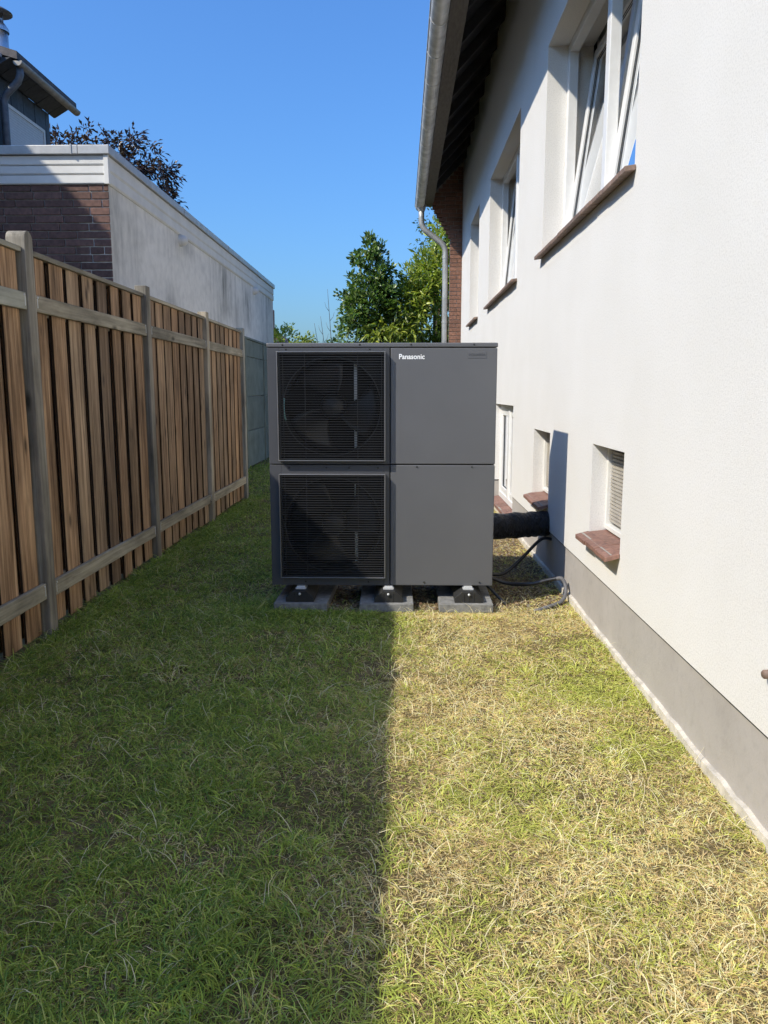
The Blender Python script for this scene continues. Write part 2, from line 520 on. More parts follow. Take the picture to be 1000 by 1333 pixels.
mb = holed_wall(Y0, Y1, PL + 0.012, 5.45, CUT, WALL_X, dep)
mb.add([(WALL_X, Y0, PL + 0.012), (WALL_X + 0.4, Y0, PL + 0.012), (WALL_X + 0.4, Y0, 5.4), (WALL_X, Y0, 5.4)], [(0, 1, 2, 3)])
mb.add([(WALL_X, Y0, PL + 0.012), (WALL_X + 0.03, Y0, PL + 0.012), (WALL_X + 0.03, TALL[0], PL + 0.012), (WALL_X, TALL[0], PL + 0.012)], [(0, 1, 2, 3)])
mb.box(WALL_X + 0.4, WALL_X + 8.4, Y0, Y0 + 0.2, 0, 5.4)
mb.box(WALL_X + 0.001, WALL_X + 8.4, Y1 - 0.01, Y1 + 0.2, 0, 5.3)
mb.box(WALL_X + 8.2, WALL_X + 8.4, Y0 + 0.2, Y1 - 0.01, 0, 5.4)
mb.box(1.0985, 1.40, Y1 + 0.21, Y1 + 0.31, 4.9, 5.46)
mb.box(1.1015, 1.40, Y1 - 0.009, Y1 + 0.2095, 5.3005, 5.46)
build(mb, 'wall', M['render'], house)
mb = holed_wall(Y0, Y1, 0.0, PL, CUT[-1:], WALL_X + 0.014, dep)
build(mb, 'plinth', M['plinth'], house)
mb = MB()
for a, b_ in ((Y0, TALL[0]), (TALL[1], Y1)):
    mb.box(WALL_X + 0.012, WALL_X + 0.05, a, b_, PL - 0.004, PL + 0.0115)
build(mb, 'drip_joint', M['joint'], house)
# rough bare strip at the foot of the plinth, uneven top
mb = MB()
yy = np.arange(0.5, 14.4, 0.09)
top = [0.026 + 0.02 * (field(y, 3.0, 0.5, 5) - 0.4) + 0.012 * random.random() for y in yy]
for i in range(len(yy) - 1):
    xf = WALL_X - 0.004
    mb.add([(xf, yy[i], -0.03), (xf, yy[i + 1], -0.03), (xf, yy[i + 1], top[i + 1]), (xf, yy[i], top[i]), (WALL_X + 0.016, yy[i + 1], top[i + 1] + 0.004), (WALL_X + 0.016, yy[i], top[i] + 0.004)],
           [(0, 1, 2, 3), (3, 2, 4, 5)])
build(mb, 'plinth_foot', M['plinth_edge'], house)

def bars(mb, x0, x1, a, b_, c_, d, w):
    """four bars of a rectangular frame"""
    mb.box(x0, x1, a, a + w, c_, d); mb.box(x0, x1, b_ - w, b_, c_, d)
    mb.box(x0, x1, a + w, b_ - w, c_, c_ + w); mb.box(x0, x1, a + w, b_ - w, d - w, d)
    return mb
def window(spec, splits, tilt, curtain, rev=0.15):
    a, b_, c_, d = spec
    x = WALL_X + rev
    mb = bars(MB(), x, x + 0.07, a, b_, c_, d, 0.065)
    inner = []
    cut = [a + (b_ - a) * s for s in splits]
    for s in cut:
        mb.box(x - 0.001, x + 0.068, s - 0.045, s + 0.045, c_ + 0.065, d - 0.065)
    e = [a + 0.06] + sum(([s - 0.04, s + 0.04] for s in cut), []) + [b_ - 0.06]
    w = build(mb, 'window', M['pvc'], house, bevel=0.005)
    for k in range(0, len(e), 2):
        p, q = e[k], e[k + 1]
        t = tilt[k // 2]
        hinge = (x + 0.012, (p + q) / 2, c_ + 0.055)
        h = d - c_ - 0.11
        half = (q - p) / 2
        sm = bars(MB(), 0, 0.065, -half, half, 0, h, 0.075)
        so = link('sash', sm.mesh('sash', M['pvc']), hinge, w)
        md = so.modifiers.new('bevel', 'BEVEL'); md.width = 0.006; md.segments = 2
        gk = bars(MB(), 0.0175, 0.0215, -half + 0.071, half - 0.071, 0.071, h - 0.071, 0.008)
        go = link('gasket', gk.mesh('gasket', M['gasket']), hinge, w)
        pm = MB().add([(0.025, -half + 0.074, 0.074), (0.025, half - 0.074, 0.074), (0.025, half - 0.074, h - 0.074), (0.025, -half + 0.074, h - 0.074)], [(0, 1, 2, 3)])
        po = link('pane', pm.mesh('pane', M['glass']), hinge, w)
        for o in (so, go, po):
            o.rotation_euler = (0, radians(t), 0)
        hm = MB().box(0.066, 0.085, -half + 0.02, -half + 0.045, h * 0.45, h * 0.55)
    if curtain:
        n = 90
        cm = MB(); vv_ = []
        for i in range(n + 1):
            y = a + 0.02 + (b_ - a - 0.04) * i / n
            xx = x + 0.235 + 0.022 * sin(i * 0.9) + 0.012 * sin(i * 2.3 + 1)
            vv_ += [(xx, y, c_ - 0.1), (xx + 0.004 * sin(i), y, d - 0.02 if curtain > 1 else d + 0.1)]
        cm.add(vv_, [(2 * i, 2 * i + 2, 2 * i + 3, 2 * i + 1) for i in range(n)], True)
        build(cm, 'curtain', M['curtain'], w)
    rm = MB()
    xr = WALL_X + 2.4
    A, B, C_, D_ = a - 0.25, b_ + 0.25, c_ - 0.6, d + 0.3
    xi = WALL_X + 0.345
    P = lambda xx, y, z: (xx, y, z)
    rm.add([P(xi, A, C_), P(xr, A, C_), P(xr, A, D_), P(xi, A, D_), P(xi, B, C_), P(xr, B, C_), P(xr, B, D_), P(xi, B, D_)],
           [(0, 1, 2, 3), (4, 5, 6, 7), (1, 5, 6, 2), (0, 4, 5, 1), (3, 7, 6, 2)])
    for q in ((A, a, C_, D_), (b_, B, C_, D_), (a, b_, C_, c_), (a, b_, d, D_)):
        rm.add([P(xi, q[0], q[2]), P(xi, q[1], q[2]), P(xi, q[1], q[3]), P(xi, q[0], q[3])], [(0, 1, 2, 3)])
    build(rm, 'room_wall', M['room'], w)
    return w
window(WINS[0], [0.5], [7.0, 7.0], 1)
window(WINS[1], [0.5], [0.0, 5.0], 1)
window(WINS[2], [], [0.0], 1)
w = window(TALL, [0.5], [0.0, 0.0], 1, 0.06)

def sill(spec, n, out, thick, mat, slope, overy=0.03):
    a, b_, c_, d = spec
    ya, yb = a - overy, b_ + overy
    x0, x1 = WALL_X - out, WALL_X + 0.16
    L = (yb - ya) / n
    s = build(MB().box(x0 + 0.01, x1, ya + 0.004, yb - 0.004, c_ - thick * 0.9, c_ - thick * 0.55) if out < 0.07 else MB().box(x0 + 0.03, x1, a + 0.002, b_ - 0.002, c_ - thick * 0.95, c_ - thick * 0.8), 'window_sill', M['mortar'], house)
    for k in range(n):
        y0_, y1_ = ya + k * L + 0.003, ya + (k + 1) * L - 0.003
        if k == 0: y0_ = ya
        if k == n - 1: y1_ = yb
        j = random.uniform(-0.002, 0.002); jx = random.uniform(-0.003, 0.003)
        prof = [(x0 + jx, c_ - thick - slope + j), (x1, c_ - thick + 0.012), (x1, c_ + 0.012), (x0 + jx, c_ - slope + j)]
        mb = MB()
        # the part in front of the wall is as wide as the sill, the part in the reveal as the opening
        mb.prism([(x0 + jx, c_ - thick - slope + j), (WALL_X - 0.002, c_ - thick - slope * 0.35 + j), (WALL_X - 0.002, c_ - slope * 0.35 + j), (x0 + jx, c_ - slope + j)], 1, y0_, y1_)
        yi0, yi1 = max(y0_, a + 0.003), min(y1_, b_ - 0.003)
        mb.prism([(WALL_X - 0.002, c_ - thick * 0.7 - slope * 0.35 + j), (x1, c_ - thick * 0.4), (x1, c_ + 0.006), (WALL_X - 0.002, c_ - slope * 0.35 + j)], 1, yi0, yi1)
        build(mb, 'tile', mat, s, bevel=0.003, origin=Vector((x0, (y0_ + y1_) / 2, c_)))
sill(WINS[0], 11, 0.055, 0.026, M['sill'], 0.012)
sill(WINS[1], 11, 0.055, 0.026, M['sill'], 0.012)
sill(WINS[2], 6, 0.055, 0.026, M['sill'], 0.012)
sill(BAS[0], 3, 0.075, 0.025, M['clinker'], 0.03, 0.012)
sill(BAS[1], 3, 0.075, 0.025, M['clinker'], 0.03, 0.012)
sill(TALL, 7, 0.06, 0.03, M['clinker'], 0.02, 0.012)
for (a, b_, c_, d) in BAS:
    x = WALL_X + 0.085
    w = build(bars(MB(), x, x + 0.05, a, b_, c_ + 0.008, d, 0.026), 'cellar_window', M['white_paint'], house, bevel=0.003)
    g = MB()
    zz = c_ + 0.055
    while zz < d - 0.05:
        g.box(x + 0.02, x + 0.026, a + 0.026, b_ - 0.026, zz, zz + 0.0115); zz += 0.0205
    yv = a + 0.06
    while yv < b_ - 0.04:
        g.box(x + 0.0212, x + 0.0272, yv, yv + 0.009, c_ + 0.05, d - 0.042); yv += 0.034
    go = build(g, 'grille', M['grille_beige'], w); go['kind'] = 'stuff'
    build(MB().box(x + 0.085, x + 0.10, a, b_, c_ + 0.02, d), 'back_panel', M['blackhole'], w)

# eaves
SL = 1.06
def zs(x, off=0.0): return 4.74 + SL * (x - 0.58) + off       # underside of the rafters
roof = build(MB().prism([(0.385, zs(0.385, 0.19)), (5.6, zs(5.6, 0.19)), (5.6, zs(5.6, 0.36)), (0.345, zs(0.345, 0.36))], 1, Y0 - 0.4, Y1 + 0.32), 'roof', M['rooftile'], house)
mb = MB()
for i in range(18):                                          # tile courses seen as steps on the slope
    xa = 0.31 + i * 0.3; 
    mb.prism([(xa, zs(xa, 0.363)), (xa + 0.36, zs(xa + 0.36, 0.363)), (xa + 0.36, zs(xa + 0.36, 0.372)), (xa, zs(xa, 0.41))], 1, Y0 - 0.4, Y1 + 0.32)
o = build(mb, 'tile_courses', M['rooftile'], roof)
mb = MB().prism([(5.6, zs(5.6, 0.19)), (10.9, zs(0.3, 0.19)), (10.9, zs(0.3, 0.36)), (5.6, zs(5.6, 0.36))], 1, Y0 - 0.4, Y1 + 0.32)
build(mb, 'rear_slope', M['rooftile'], roof)
soff = build(MB().prism([(0.46, zs(0.46, 0.135)), (1.35, zs(1.35, 0.135)), (1.35, zs(1.35, 0.185)), (0.46, zs(0.46, 0.185))], 1, Y0, Y1 + 0.3), 'soffit', M['soffit'], house)
yr = 0.55
rm_mesh = None
while yr < Y1:
    p0 = Vector((0.58, yr, zs(0.58)))
    if rm_mesh is None:
        t = MB().prism([(0.0, 0.0), (0.55, 0.55 * SL), (0.55, 0.55 * SL + 0.1335), (0.0, 0.1335)], 1, -0.035, 0.035)
        rm_mesh = t.mesh('rafter', M['rafter'])
    link('rafter', rm_mesh, p0, house)
    yr += 0.70
# soffit boards between the rafters: lapped, each with its own edge
mb = MB().box(0.425, 0.579, Y0, Y1 + 0.30, 4.70, 4.722)
mb.box(0.425, 0.447, Y0, Y1 + 0.30, 4.722, 4.86)
mb.box(0.560, 0.579, Y0, Y1 + 0.30, 4.722, 4.84)
build(mb, 'fascia', M['fascia'], house)
# gutter: half-round trough with a beaded front edge
GX, GZ, GR = 0.335, 4.66, 0.082
prof = [(GX + GR * cos(t), GZ + GR * sin(t)) for t in np.linspace(0, -pi, 17)]
prof += [(GX + (GR - 0.004) * cos(t), GZ + (GR - 0.004) * sin(t)) for t in np.linspace(-pi, 0, 17)]
mb = MB()
mb.prism([(p[0], p[1] + 0.04) for p in prof], 1, Y0, Y1 + 0.28)
mb.tube([(GX - GR, Y0, GZ + 0.045), (GX - GR, Y1 + 0.28, GZ + 0.045)], 0.011, 8)
gut = build(mb, 'gutter', M['zinc'], house)
half = [(GX + (GR + 0.0045) * cos(t), GZ + 0.04 + (GR + 0.0045) * sin(t)) for t in np.linspace(0, -pi, 15)]
half += [(GX + (GR + 0.0005) * cos(t), GZ + 0.04 + (GR + 0.0005) * sin(t)) for t in np.linspace(-pi, 0, 15)]
bk = MB().prism([(p[0] - GX, p[1] - GZ) for p in half], 1, -0.014, 0.014).mesh('bracket', M['zinc'])
yr = 0.55
while yr < Y1 + 0.2:
    link('bracket', bk, (GX, yr, GZ), gut); yr += 0.70
# downspout with swan neck
YD = Y1 + 0.05
path = [(0.36, YD, 4.64), (0.36, YD, 4.45), (0.365, YD, 4.36), (0.39, YD, 4.29), (0.44, YD, 4.235), (0.70, YD, 4.04), (0.76, YD, 3.985), (0.795, YD, 3.91), (0.80, YD, 3.82), (0.80, YD, 2.0), (0.80, YD, 0.0)]
mb = MB().tube(path, 0.052, 16)
mb.lathe([(0.085, 0.13), (0.075, 0.05), (0.054, 0.0)], (0.36, YD, 4.56), 16)
mb.lathe([(0.058, 0), (0.058, 0.06)], (0.80, YD, 3.74), 16)
mb.lathe([(0.058, 0), (0.058, 0.03)], (0.80, YD, 2.6), 16)
build(mb, 'downspout', M['zincpipe'], house)
# brick end pier with corbelled head
pier = build(MB().prism([(0.893, 0), (1.098, 0), (1.098, 5.45), (1.085, 5.45), (0.60, 4.90), (0.60, 4.70), (0.893, 4.18)], 1, Y1 + 0.008, Y1 + 0.30), 'brick_pier', M['mortar'], house)
course = 0.0718
brick_cache = {}
def brick(parent, x0, x1, yf, z0, z1, mat, depth=0.10):
    L = round(x1 - x0, 3)
    key = (L, round(z1 - z0, 3), mat.name, depth)
    if key not in brick_cache:
        brick_cache[key] = chamfer_box_mesh('brick', L, depth, z1 - z0, 0.003, mat)
    o = link('brick', brick_cache[key], ((x0 + x1) / 2, yf + depth / 2 + random.uniform(-0.0015, 0.0015), (z0 + z1) / 2), parent)
    return o
n = int(5.5 / course)
for k in range(n):
    z0 = k * course + 0.004; z1 = z0 + course - 0.010
    left = 0.885
    if z0 > 4.06:
        left = 0.885 - 0.042 * (int((z0 - 4.06) / course) + 1)
    if z1 > 5.42: break
    left = max(left, 0.56, 0.58 + (z1 - 4.74 - 0.12) / SL)
    x = left; first = True
    lens = [0.123, 0.26] if k % 2 else [0.26, 0.26]
    i = 0
    lim = 1.097
    while x < lim - 0.02:
        L = lens[min(i, 1)]
        if first and k % 2 == 0: L = 0.215
        x2 = min(x + L, lim)
        if lim - x2 < 0.05: x2 = lim
        if x2 - x > 0.03:
            brick(pier, x, x2, Y1 - 0.004, z0, z1, M['brick_red'], 0.11)
        x = x2 + 0.009; i += 1; first = False

# little round fitting low on the wall
mb = MB().lathe([(0.0, -0.030), (0.010, -0.030), (0.0135, -0.026), (0.0135, -0.012), (0.0165, -0.009), (0.0165, 0.0)], (WALL_X, 2.19, 0.526), 20, 'x')
tag(build(mb, 'wall_plug', M['sill'], None, origin=Vector((WALL_X, 2.19, 0.526))), 'small round brown plug stuck in the white wall above the plinth', 'plug')

# ================================================================== wooden fence
fence = thing('wooden_fence', (-1.97, 7.0, 0), 'weathered brown board fence with grey rails and posts left of lawn', 'fence')
POSTS = [-3.3, -1.45, 0.37, 2.20, 4.06, 5.96, 7.78, 9.56]
FX = -1.93
def post(y, top, rounded):
    mb = MB()
    if rounded:
        pr = [(y, -0.2), (y + 0.09, -0.2), (y + 0.09, top - 0.045)]
        pr += [(y + 0.045 + 0.045 * cos(t), top - 0.045 + 0.045 * sin(t)) for t in np.linspace(0.2, pi - 0.2, 9)]
        pr += [(y, top - 0.045)]
        mb.prism(pr, 0, FX - 0.10, FX)
    else:
        mb.box(FX - 0.09, FX, y, y + 0.09, -0.2, top)
    o = build(mb, 'post', M['post'], fence, bevel=0.005, origin=Vector((FX - 0.045, y + 0.045, 0)))
    return o
for i, y in enumerate(POSTS):
    post(y, [2.09, 2.09, 2.09, 2.092, 2.172, 2.145, 2.135, 2.12][i], i == 4)
bmesh_cache = {}
def fboard(parent, x, y, z0, z1, w, t):
    key = (round(w, 3), round(z1 - z0, 2), t, random.randrange(3))
    if key not in bmesh_cache:
        me_ = chamfer_box_mesh('board', t, w, key[1], 0.004, M['board'])
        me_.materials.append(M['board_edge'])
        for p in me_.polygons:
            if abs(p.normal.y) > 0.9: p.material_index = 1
        bmesh_cache[key] = me_
    o = link('board', bmesh_cache[key], (x, y, (z0 + z1) / 2), parent)
    o.rotation_euler = (radians(random.uniform(-0.25, 0.25)), 0, radians(random.uniform(-1.2, 1.2)))
    return o
for i in range(7):
    ya, yb = POSTS[i] + 0.092, POSTS[i + 1] - 0.002
    cap = build(MB().box(FX - 0.112, FX - 0.02, ya, yb, 2.061, 2.088), 'panel_cap', M['rail'], fence, bevel=0.003, origin=Vector((FX - 0.05, (ya + yb) / 2, 2.07)))
    nb = 8
    pit = (yb - ya) / nb
    for k in range(nb):
        bw = 0.166
        y = ya + (k + 0.5) * pit
        fboard(fence, FX - 0.047, y + random.uniform(-0.006, 0.006), 0.03 + random.choice([0, 0.01, 0.02]), 2.06, bw + random.choice([-0.012, 0, 0.006]), 0.02)
    for k in range(nb + 1):
        y = ya + k * pit
        bw = 0.204
        if k == 0: y = ya + 0.054; bw = 0.104
        if k == nb: y = yb - 0.054; bw = 0.104
        fboard(fence, FX - 0.0985, y, 0.04, 2.06, bw, 0.02)
    for z0, z1 in ((1.770, 1.858), (0.215 + 0.01 * (i % 2), 0.303 + 0.01 * (i % 2))):
        r = build(MB().box(FX - 0.035, FX - 0.008, ya + 0.004, yb - 0.003, z0, z1), 'rail', M['rail'], fence, bevel=0.004, origin=Vector((FX - 0.02, (ya + yb) / 2, z0)))
        for yy_ in (ya + 0.02, yb - 0.035):
            m1 = MB()
            m1.box(FX - 0.0085, FX - 0.0062, yy_ + (0.0 if yy_ < yb - 0.5 else 0.012), yy_ + (0.006 if yy_ < yb - 0.5 else 0.018), z0 + 0.02, z0 + 0.068)
            m1.lathe([(0.006, 0.0), (0.006, 0.003), (0.0, 0.004)], (FX - 0.008, yy_ + 0.009, z0 + 0.075), 8, 'x')
            build(m1, 'bracket', M['pale_metal'], r)
    for z0 in (1.76, 0.21):                                   # rails between the two board layers, seen only in the gaps
        build(MB().box(FX - 0.0865, FX - 0.0585, ya, yb, z0, z0 + 0.09), 'inner_rail', M['rail'], fence)

# ================================================================== concrete panel screen beyond the fence
scr = thing('panel_fence', (-2.70, 13.5, 0), 'grey-green concrete panel fence beyond the last wooden fence post', 'fence')
yb0 = 9.9
bays = 4; BL = 1.8
for k in range(bays):
    ya = yb0 + k * BL
    for (z0, z1) in ((0.02, 0.66), (0.668, 1.27), (1.278, 1.96), (1.968, 2.26)):
        mb = MB().box(-2.735, -2.70, ya + 0.055, ya + BL - 0.055, z0, z1)
        build(mb, 'panel', M['panel_conc'], scr, bevel=0.006, origin=Vector((-2.71, ya + BL / 2, z0)))
    build(MB().box(-2.75, -2.685, ya + 0.002, ya + BL - 0.002, 2.264, 2.30), 'cap', M['panel_conc'], scr, bevel=0.004)
for k in range(bays + 1):
    build(MB().box(-2.755, -2.68, yb0 + k * BL - 0.05, yb0 + k * BL + 0.05, 0, 2.262), 'post', M['panel_conc'], scr, bevel=0.006)

# ================================================================== neighbour's flat-roofed extension
ext = thing('flat_roof_extension', (-4.7, 12.3, 0), 'flat-roofed extension with dark brick front and stained white side wall', 'building')
EX, EY0, EY1, EXL = -2.78, 7.60, 17.08, -6.75
ER = 3.29
build(MB().box(EX - 0.3, EX, EY0 + 0.012, EY1, 0, ER - 0.002), 'side_wall', M['stained'], ext)
bwall = build(MB().box(EXL, EX - 0.301, EY0 + 0.014, EY0 + 0.25, 0, ER - 0.002), 'brick_wall', M['mortar'], ext)
build(MB().box(EXL, EX - 0.302, EY0 + 0.004, EY0 + 0.0138, 0, 1.648), 'lower_brickwork', M['brick_tex'], ext)
build(MB().box(EXL, -4.75, EY0 + 0.0035, EY0 + 0.0139, 1.649, ER - 0.003), 'left_brickwork', M['brick_tex'], ext)
build(MB().box(EXL, EX - 0.302, EY1 - 0.25, EY1, 0, ER - 0.002), 'rear_wall', M['stained'], ext)
k = 0
z = 1.653
while z + course < ER + 0.02:
    x = -4.74 + (0.1385 if k % 2 else 0.0) - 0.02 * (k % 3)
    while x < EX - 0.005:
        x2 = x + 0.267
        if k % 4 == 2 and random.random() < 0.25: x2 = x + 0.128
        if x2 > EX - 0.002 or EX - 0.002 - x2 < 0.05: x2 = EX + 0.002
        brick(bwall, x, x2, EY0, z, min(z + course - 0.010, ER - 0.004), M['brick_dark'], 0.012 if x2 > EX - 0.3 else 0.08)
        x = x2 + 0.010
    z += course; k += 1
# white boarded fascia on both visible faces, metal coping, roof
fz = [(ER, 3.372), (3.378, 3.455), (3.461, 3.545)]
for (z0, z1) in fz:
    build(MB().prism([(EY0 - 0.012, z0), (EY0 + 0.02, z0), (EY0 + 0.02, z1), (EY0 - 0.019, z1 - 0.003), (EY0 - 0.019, z0 + 0.010)], 0, EXL, EX - 0.002), 'fascia_board', M['white_paint'], ext)
for (z0, z1) in ((ER, 3.40), (3.406, 3.545)):
    build(MB().prism([(EX - 0.02, z0), (EX + 0.008, z0), (EX + 0.020, z0 + 0.018), (EX + 0.020, z1 - 0.004), (EX - 0.02, z1)], 1, EY0 + 0.01, EY1), 'fascia_board', M['white_paint'], ext)
build(MB().box(EX - 0.0195, EX + 0.026, EY0 - 0.032, EY0 + 0.0095, ER - 0.003, 3.548), 'corner_strip', M['white_paint'], ext, bevel=0.003)
mb = MB().box(EX - 0.25, EX + 0.045, EY0 - 0.05, EY1 + 0.04, 3.5485, 3.63)
mb.box(EXL, EX - 0.2505, EY0 - 0.05, EY0 + 0.2, 3.5485, 3.63)
cop = build(mb, 'coping', M['coping'], ext, bevel=0.006)
for xx in (-3.10, -4.4):
    build(MB().box(xx, xx + 0.012, EY0 - 0.056, EY0 + 0.2, 3.5465, 3.636), 'joint_strip', M['coping'], cop)
for yy_ in (10.1, 12.6, 15.1):
    build(MB().box(EX - 0.2, EX + 0.05, yy_, yy_ + 0.012, 3.5465, 3.636), 'joint_strip', M['coping'], cop)
build(MB().box(EXL, EX - 0.2505, EY0 + 0.2005, EY1, 3.40, 3.50), 'flat_roof', M['rooftile'], ext)
# bulkhead lamps on the side wall
for yl, lab in ((9.99, 'small white dome lamp on stained wall, the nearer of two'), (14.86, 'small white dome lamp on stained wall, the farther of two')):
    mb = MB()
    mb.lathe([(0.075, 0.0), (0.075, 0.02), (0.07, 0.028)], (EX, yl, 3.225), 18, 'x')
    mb.lathe([(0.066, 0.028), (0.062, 0.06), (0.045, 0.085), (0.02, 0.097), (0.0, 0.10)], (EX, yl, 3.225), 18, 'x')
    mb.box(EX, EX + 0.085, yl - 0.08, yl + 0.08, 3.295, 3.302) if False else None
    tag(build(mb, 'wall_lamp', M['white_paint'], None, origin=Vector((EX, yl, 3.225))), lab, 'lamp', 'wall lamps on the extension')

# ================================================================== neighbour's dark house behind the extension
nb = thing('slate_clad_house', (-9.5, 10, 0), 'dark slate-clad house with pale roller shutter rising behind the flat roof', 'house')
NX = -6.55
build(MB().box(-13.5, NX - 0.03, -1.0, 15.05, 0, 6.45), 'wall', M['zincdark'], nb)
def nroof(x): return 6.60 + 0.30 * (-6.12 - x)
mb = MB().prism([(-6.12, nroof(-6.12) - 0.02), (-6.12, nroof(-6.12) + 0.10), (-10.1, nroof(-10.1) + 0.10), (-10.1, nroof(-10.1) - 0.06)], 1, 13.05, 15.32)
mb.prism([(-6.42, nroof(-6.42) - 0.02), (-6.42, nroof(-6.42) + 0.10), (-10.1, nroof(-10.1) + 0.11), (-10.1, nroof(-10.1) - 0.07)], 1, -1.3, 12.2)
mb.prism([(-10.1, nroof(-10.1) - 0.05), (-10.1, nroof(-10.1) + 0.10), (-14.1, 6.5), (-14.1, 6.4)], 1, -1.3, 15.32)
build(mb, 'roof', M['rooftile'], nb)
mb = MB()
pr = [(-6.13 + 0.075 * cos(t), 6.565 + 0.075 * sin(t)) for t in np.linspace(0, -pi, 13)] + [(-6.13 + 0.070 * cos(t), 6.565 + 0.070 * sin(t)) for t in np.linspace(-pi, 0, 13)]
mb.prism(pr, 1, 13.08, 15.34)
mb.prism([(-6.13 + 0.074 * cos(t), 6.565 + 0.074 * sin(t)) for t in np.linspace(0, -pi, 13)], 1, 13.07, 13.079)
mb.prism([(-6.13 + 0.074 * cos(t), 6.565 + 0.074 * sin(t)) for t in np.linspace(0, -pi, 13)], 1, 15.341, 15.35)
build(mb, 'gutter', M['zincmid'], nb)
mb = MB().tube([(-6.16, 13.2, 6.55), (-6.16, 13.2, 6.40), (-6.20, 13.2, 6.30), (-6.40, 13.2, 6.12), (-6.45, 13.2, 6.02), (-6.45, 13.2, 5.9), (-6.45, 13.2, 3.3)], 0.058, 14)
build(mb, 'downpipe', M['zincdark'], nb)
# hanging slates: tall strips on the wall, lapped row under the eave
ys_ = np.arange(13.0, 15.05, 0.215)
for y in ys_:
    y2 = min(y + 0.209, 15.08)
    build(MB().box(NX - 0.028, NX + random.uniform(-0.004, 0.004), y, y2, 3.4, 6.44), 'slate', M['slate'], nb, origin=Vector((NX, y, 4.8)))
ys_ = np.arange(13.0, 15.25, 0.25)
for y in ys_:
    j = random.uniform(-0.008, 0.008)
    build(MB().prism([(NX + 0.02, 6.42 + j), (NX + 0.05, 6.42 + j), (NX + 0.34, 6.585), (NX + 0.02, 6.585)], 1, y, y + 0.243), 'eave_slate', M['slate'], nb, origin=Vector((NX + 0.2, y, 6.3)))
sh = build(bars(MB(), NX + 0.006, NX + 0.045, 13.32, 14.78, 3.9, 6.06, 0.055), 'roller_shutter', M['white_paint'], nb)
mb = MB()
zz = 3.955
while zz < 6.0:
    mb.prism([(NX + 0.012, zz), (NX + 0.026, zz), (NX + 0.030, zz + 0.02), (NX + 0.026, zz + 0.040), (NX + 0.012, zz + 0.040)], 1, 13.3755, 14.7245); zz += 0.043
o = build(mb, 'slats', M['shutter'], sh); o['kind'] = 'stuff'
# flue
mb = MB().tube([(-6.80, 13.9, 6.6), (-6.80, 13.9, 7.38)], 0.145, 20)
mb.lathe([(0.165, 0), (0.165, 0.05), (0.11, 0.13), (0.085, 0.15), (0.085, 0.2)], (-6.80, 13.9, 7.34), 20)
fl = build(mb, 'flue', M['steel'], nb)
mb = MB().lathe([(0.0, 0.10), (0.12, 0.07), (0.235, 0.0), (0.235, -0.012), (0.0, -0.005)], (-6.80, 13.9, 7.64), 20)
for a in range(4):
    mb.tube([(-6.80 + 0.08 * cos(a * pi / 2), 13.9 + 0.08 * sin(a * pi / 2), 7.45), (-6.80 + 0.08 * cos(a * pi / 2), 13.9 + 0.08 * sin(a * pi / 2), 7.66)], 0.012, 6)
build(mb, 'rain_cap', M['zincdark'], fl)
build(MB().prism([(-6.70, 6.66), (-6.36, 6.60), (-6.36, 6.66), (-6.70, 6.80)], 1, 12.9, 13.045), 'verge_trim', M['white_paint'], nb)

# ================================================================== heat pump
PY = 4.74
pump = thing('heat_pump', (-0.116, PY + 0.24, 0), 'charcoal two-fan heat pump outdoor unit standing on the lawn', 'heat pump')
PX0, PX1, PZ0, PZ1, PD = -0.814, 0.582, 0.137, 1.643, 0.48
SPX = -0.066                                      # seam between fan column and right panels
SPZ = 0.905                                       # seam between upper and lower half
# carcass: sides, back, floor, dividing plates (open towards the fans)
mb = MB()
mb.box(PX0 + 0.004, PX0 + 0.022, PY + 0.02, PY + PD, PZ0 + 0.002, PZ1 - 0.03)
mb.box(PX1 - 0.022, PX1 - 0.004, PY + 0.02, PY + PD, PZ0 + 0.002, PZ1 - 0.03)
mb.box(PX0 + 0.022, PX1 - 0.022, PY + PD - 0.02, PY + PD - 0.001, PZ0 + 0.003, PZ1 - 0.031)
mb.box(PX0 + 0.022, PX1 - 0.022, PY + 0.021, PY + PD - 0.02, PZ0 + 0.003, PZ0 + 0.022)
build(mb, 'cabinet', M['cab'], pump, bevel=0.004)
mb = MB()
mb.box(SPX - 0.008, SPX + 0.004, PY + 0.022, PY + PD - 0.021, PZ0 + 0.024, PZ1 - 0.034)
mb.box(PX0 + 0.0225, SPX - 0.0085, PY + 0.022, PY + PD - 0.021, SPZ - 0.006, SPZ + 0.006)
mb.box(SPX + 0.0045, PX1 - 0.0225, PY + 0.021, PY + 0.03, PZ0 + 0.024, PZ1 - 0.034)
mb.box(PX0 + 0.0225, SPX - 0.0085, PY + PD - 0.06, PY + PD - 0.0205, PZ0 + 0.024, PZ1 - 0.034)
build(mb, 'inner_plate', M['inner'], pump)
# lid with a down-turned rim
mb = MB().box(PX0 - 0.003, PX1 + 0.003, PY - 0.003, PY + PD + 0.003, PZ1 - 0.028, PZ1)
build(mb, 'lid', M['cab'], pump, bevel=0.007)
# right hand panels
build(MB().box(SPX + 0.003, PX1, PY, PY + 0.020, SPZ + 0.003, PZ1 - 0.031), 'front_panel', M['cab'], pump, bevel=0.005)
build(MB().box(SPX + 0.003, PX1, PY + 0.001, PY + 0.020, PZ0, SPZ - 0.003), 'front_panel', M['cab'], pump, bevel=0.005)
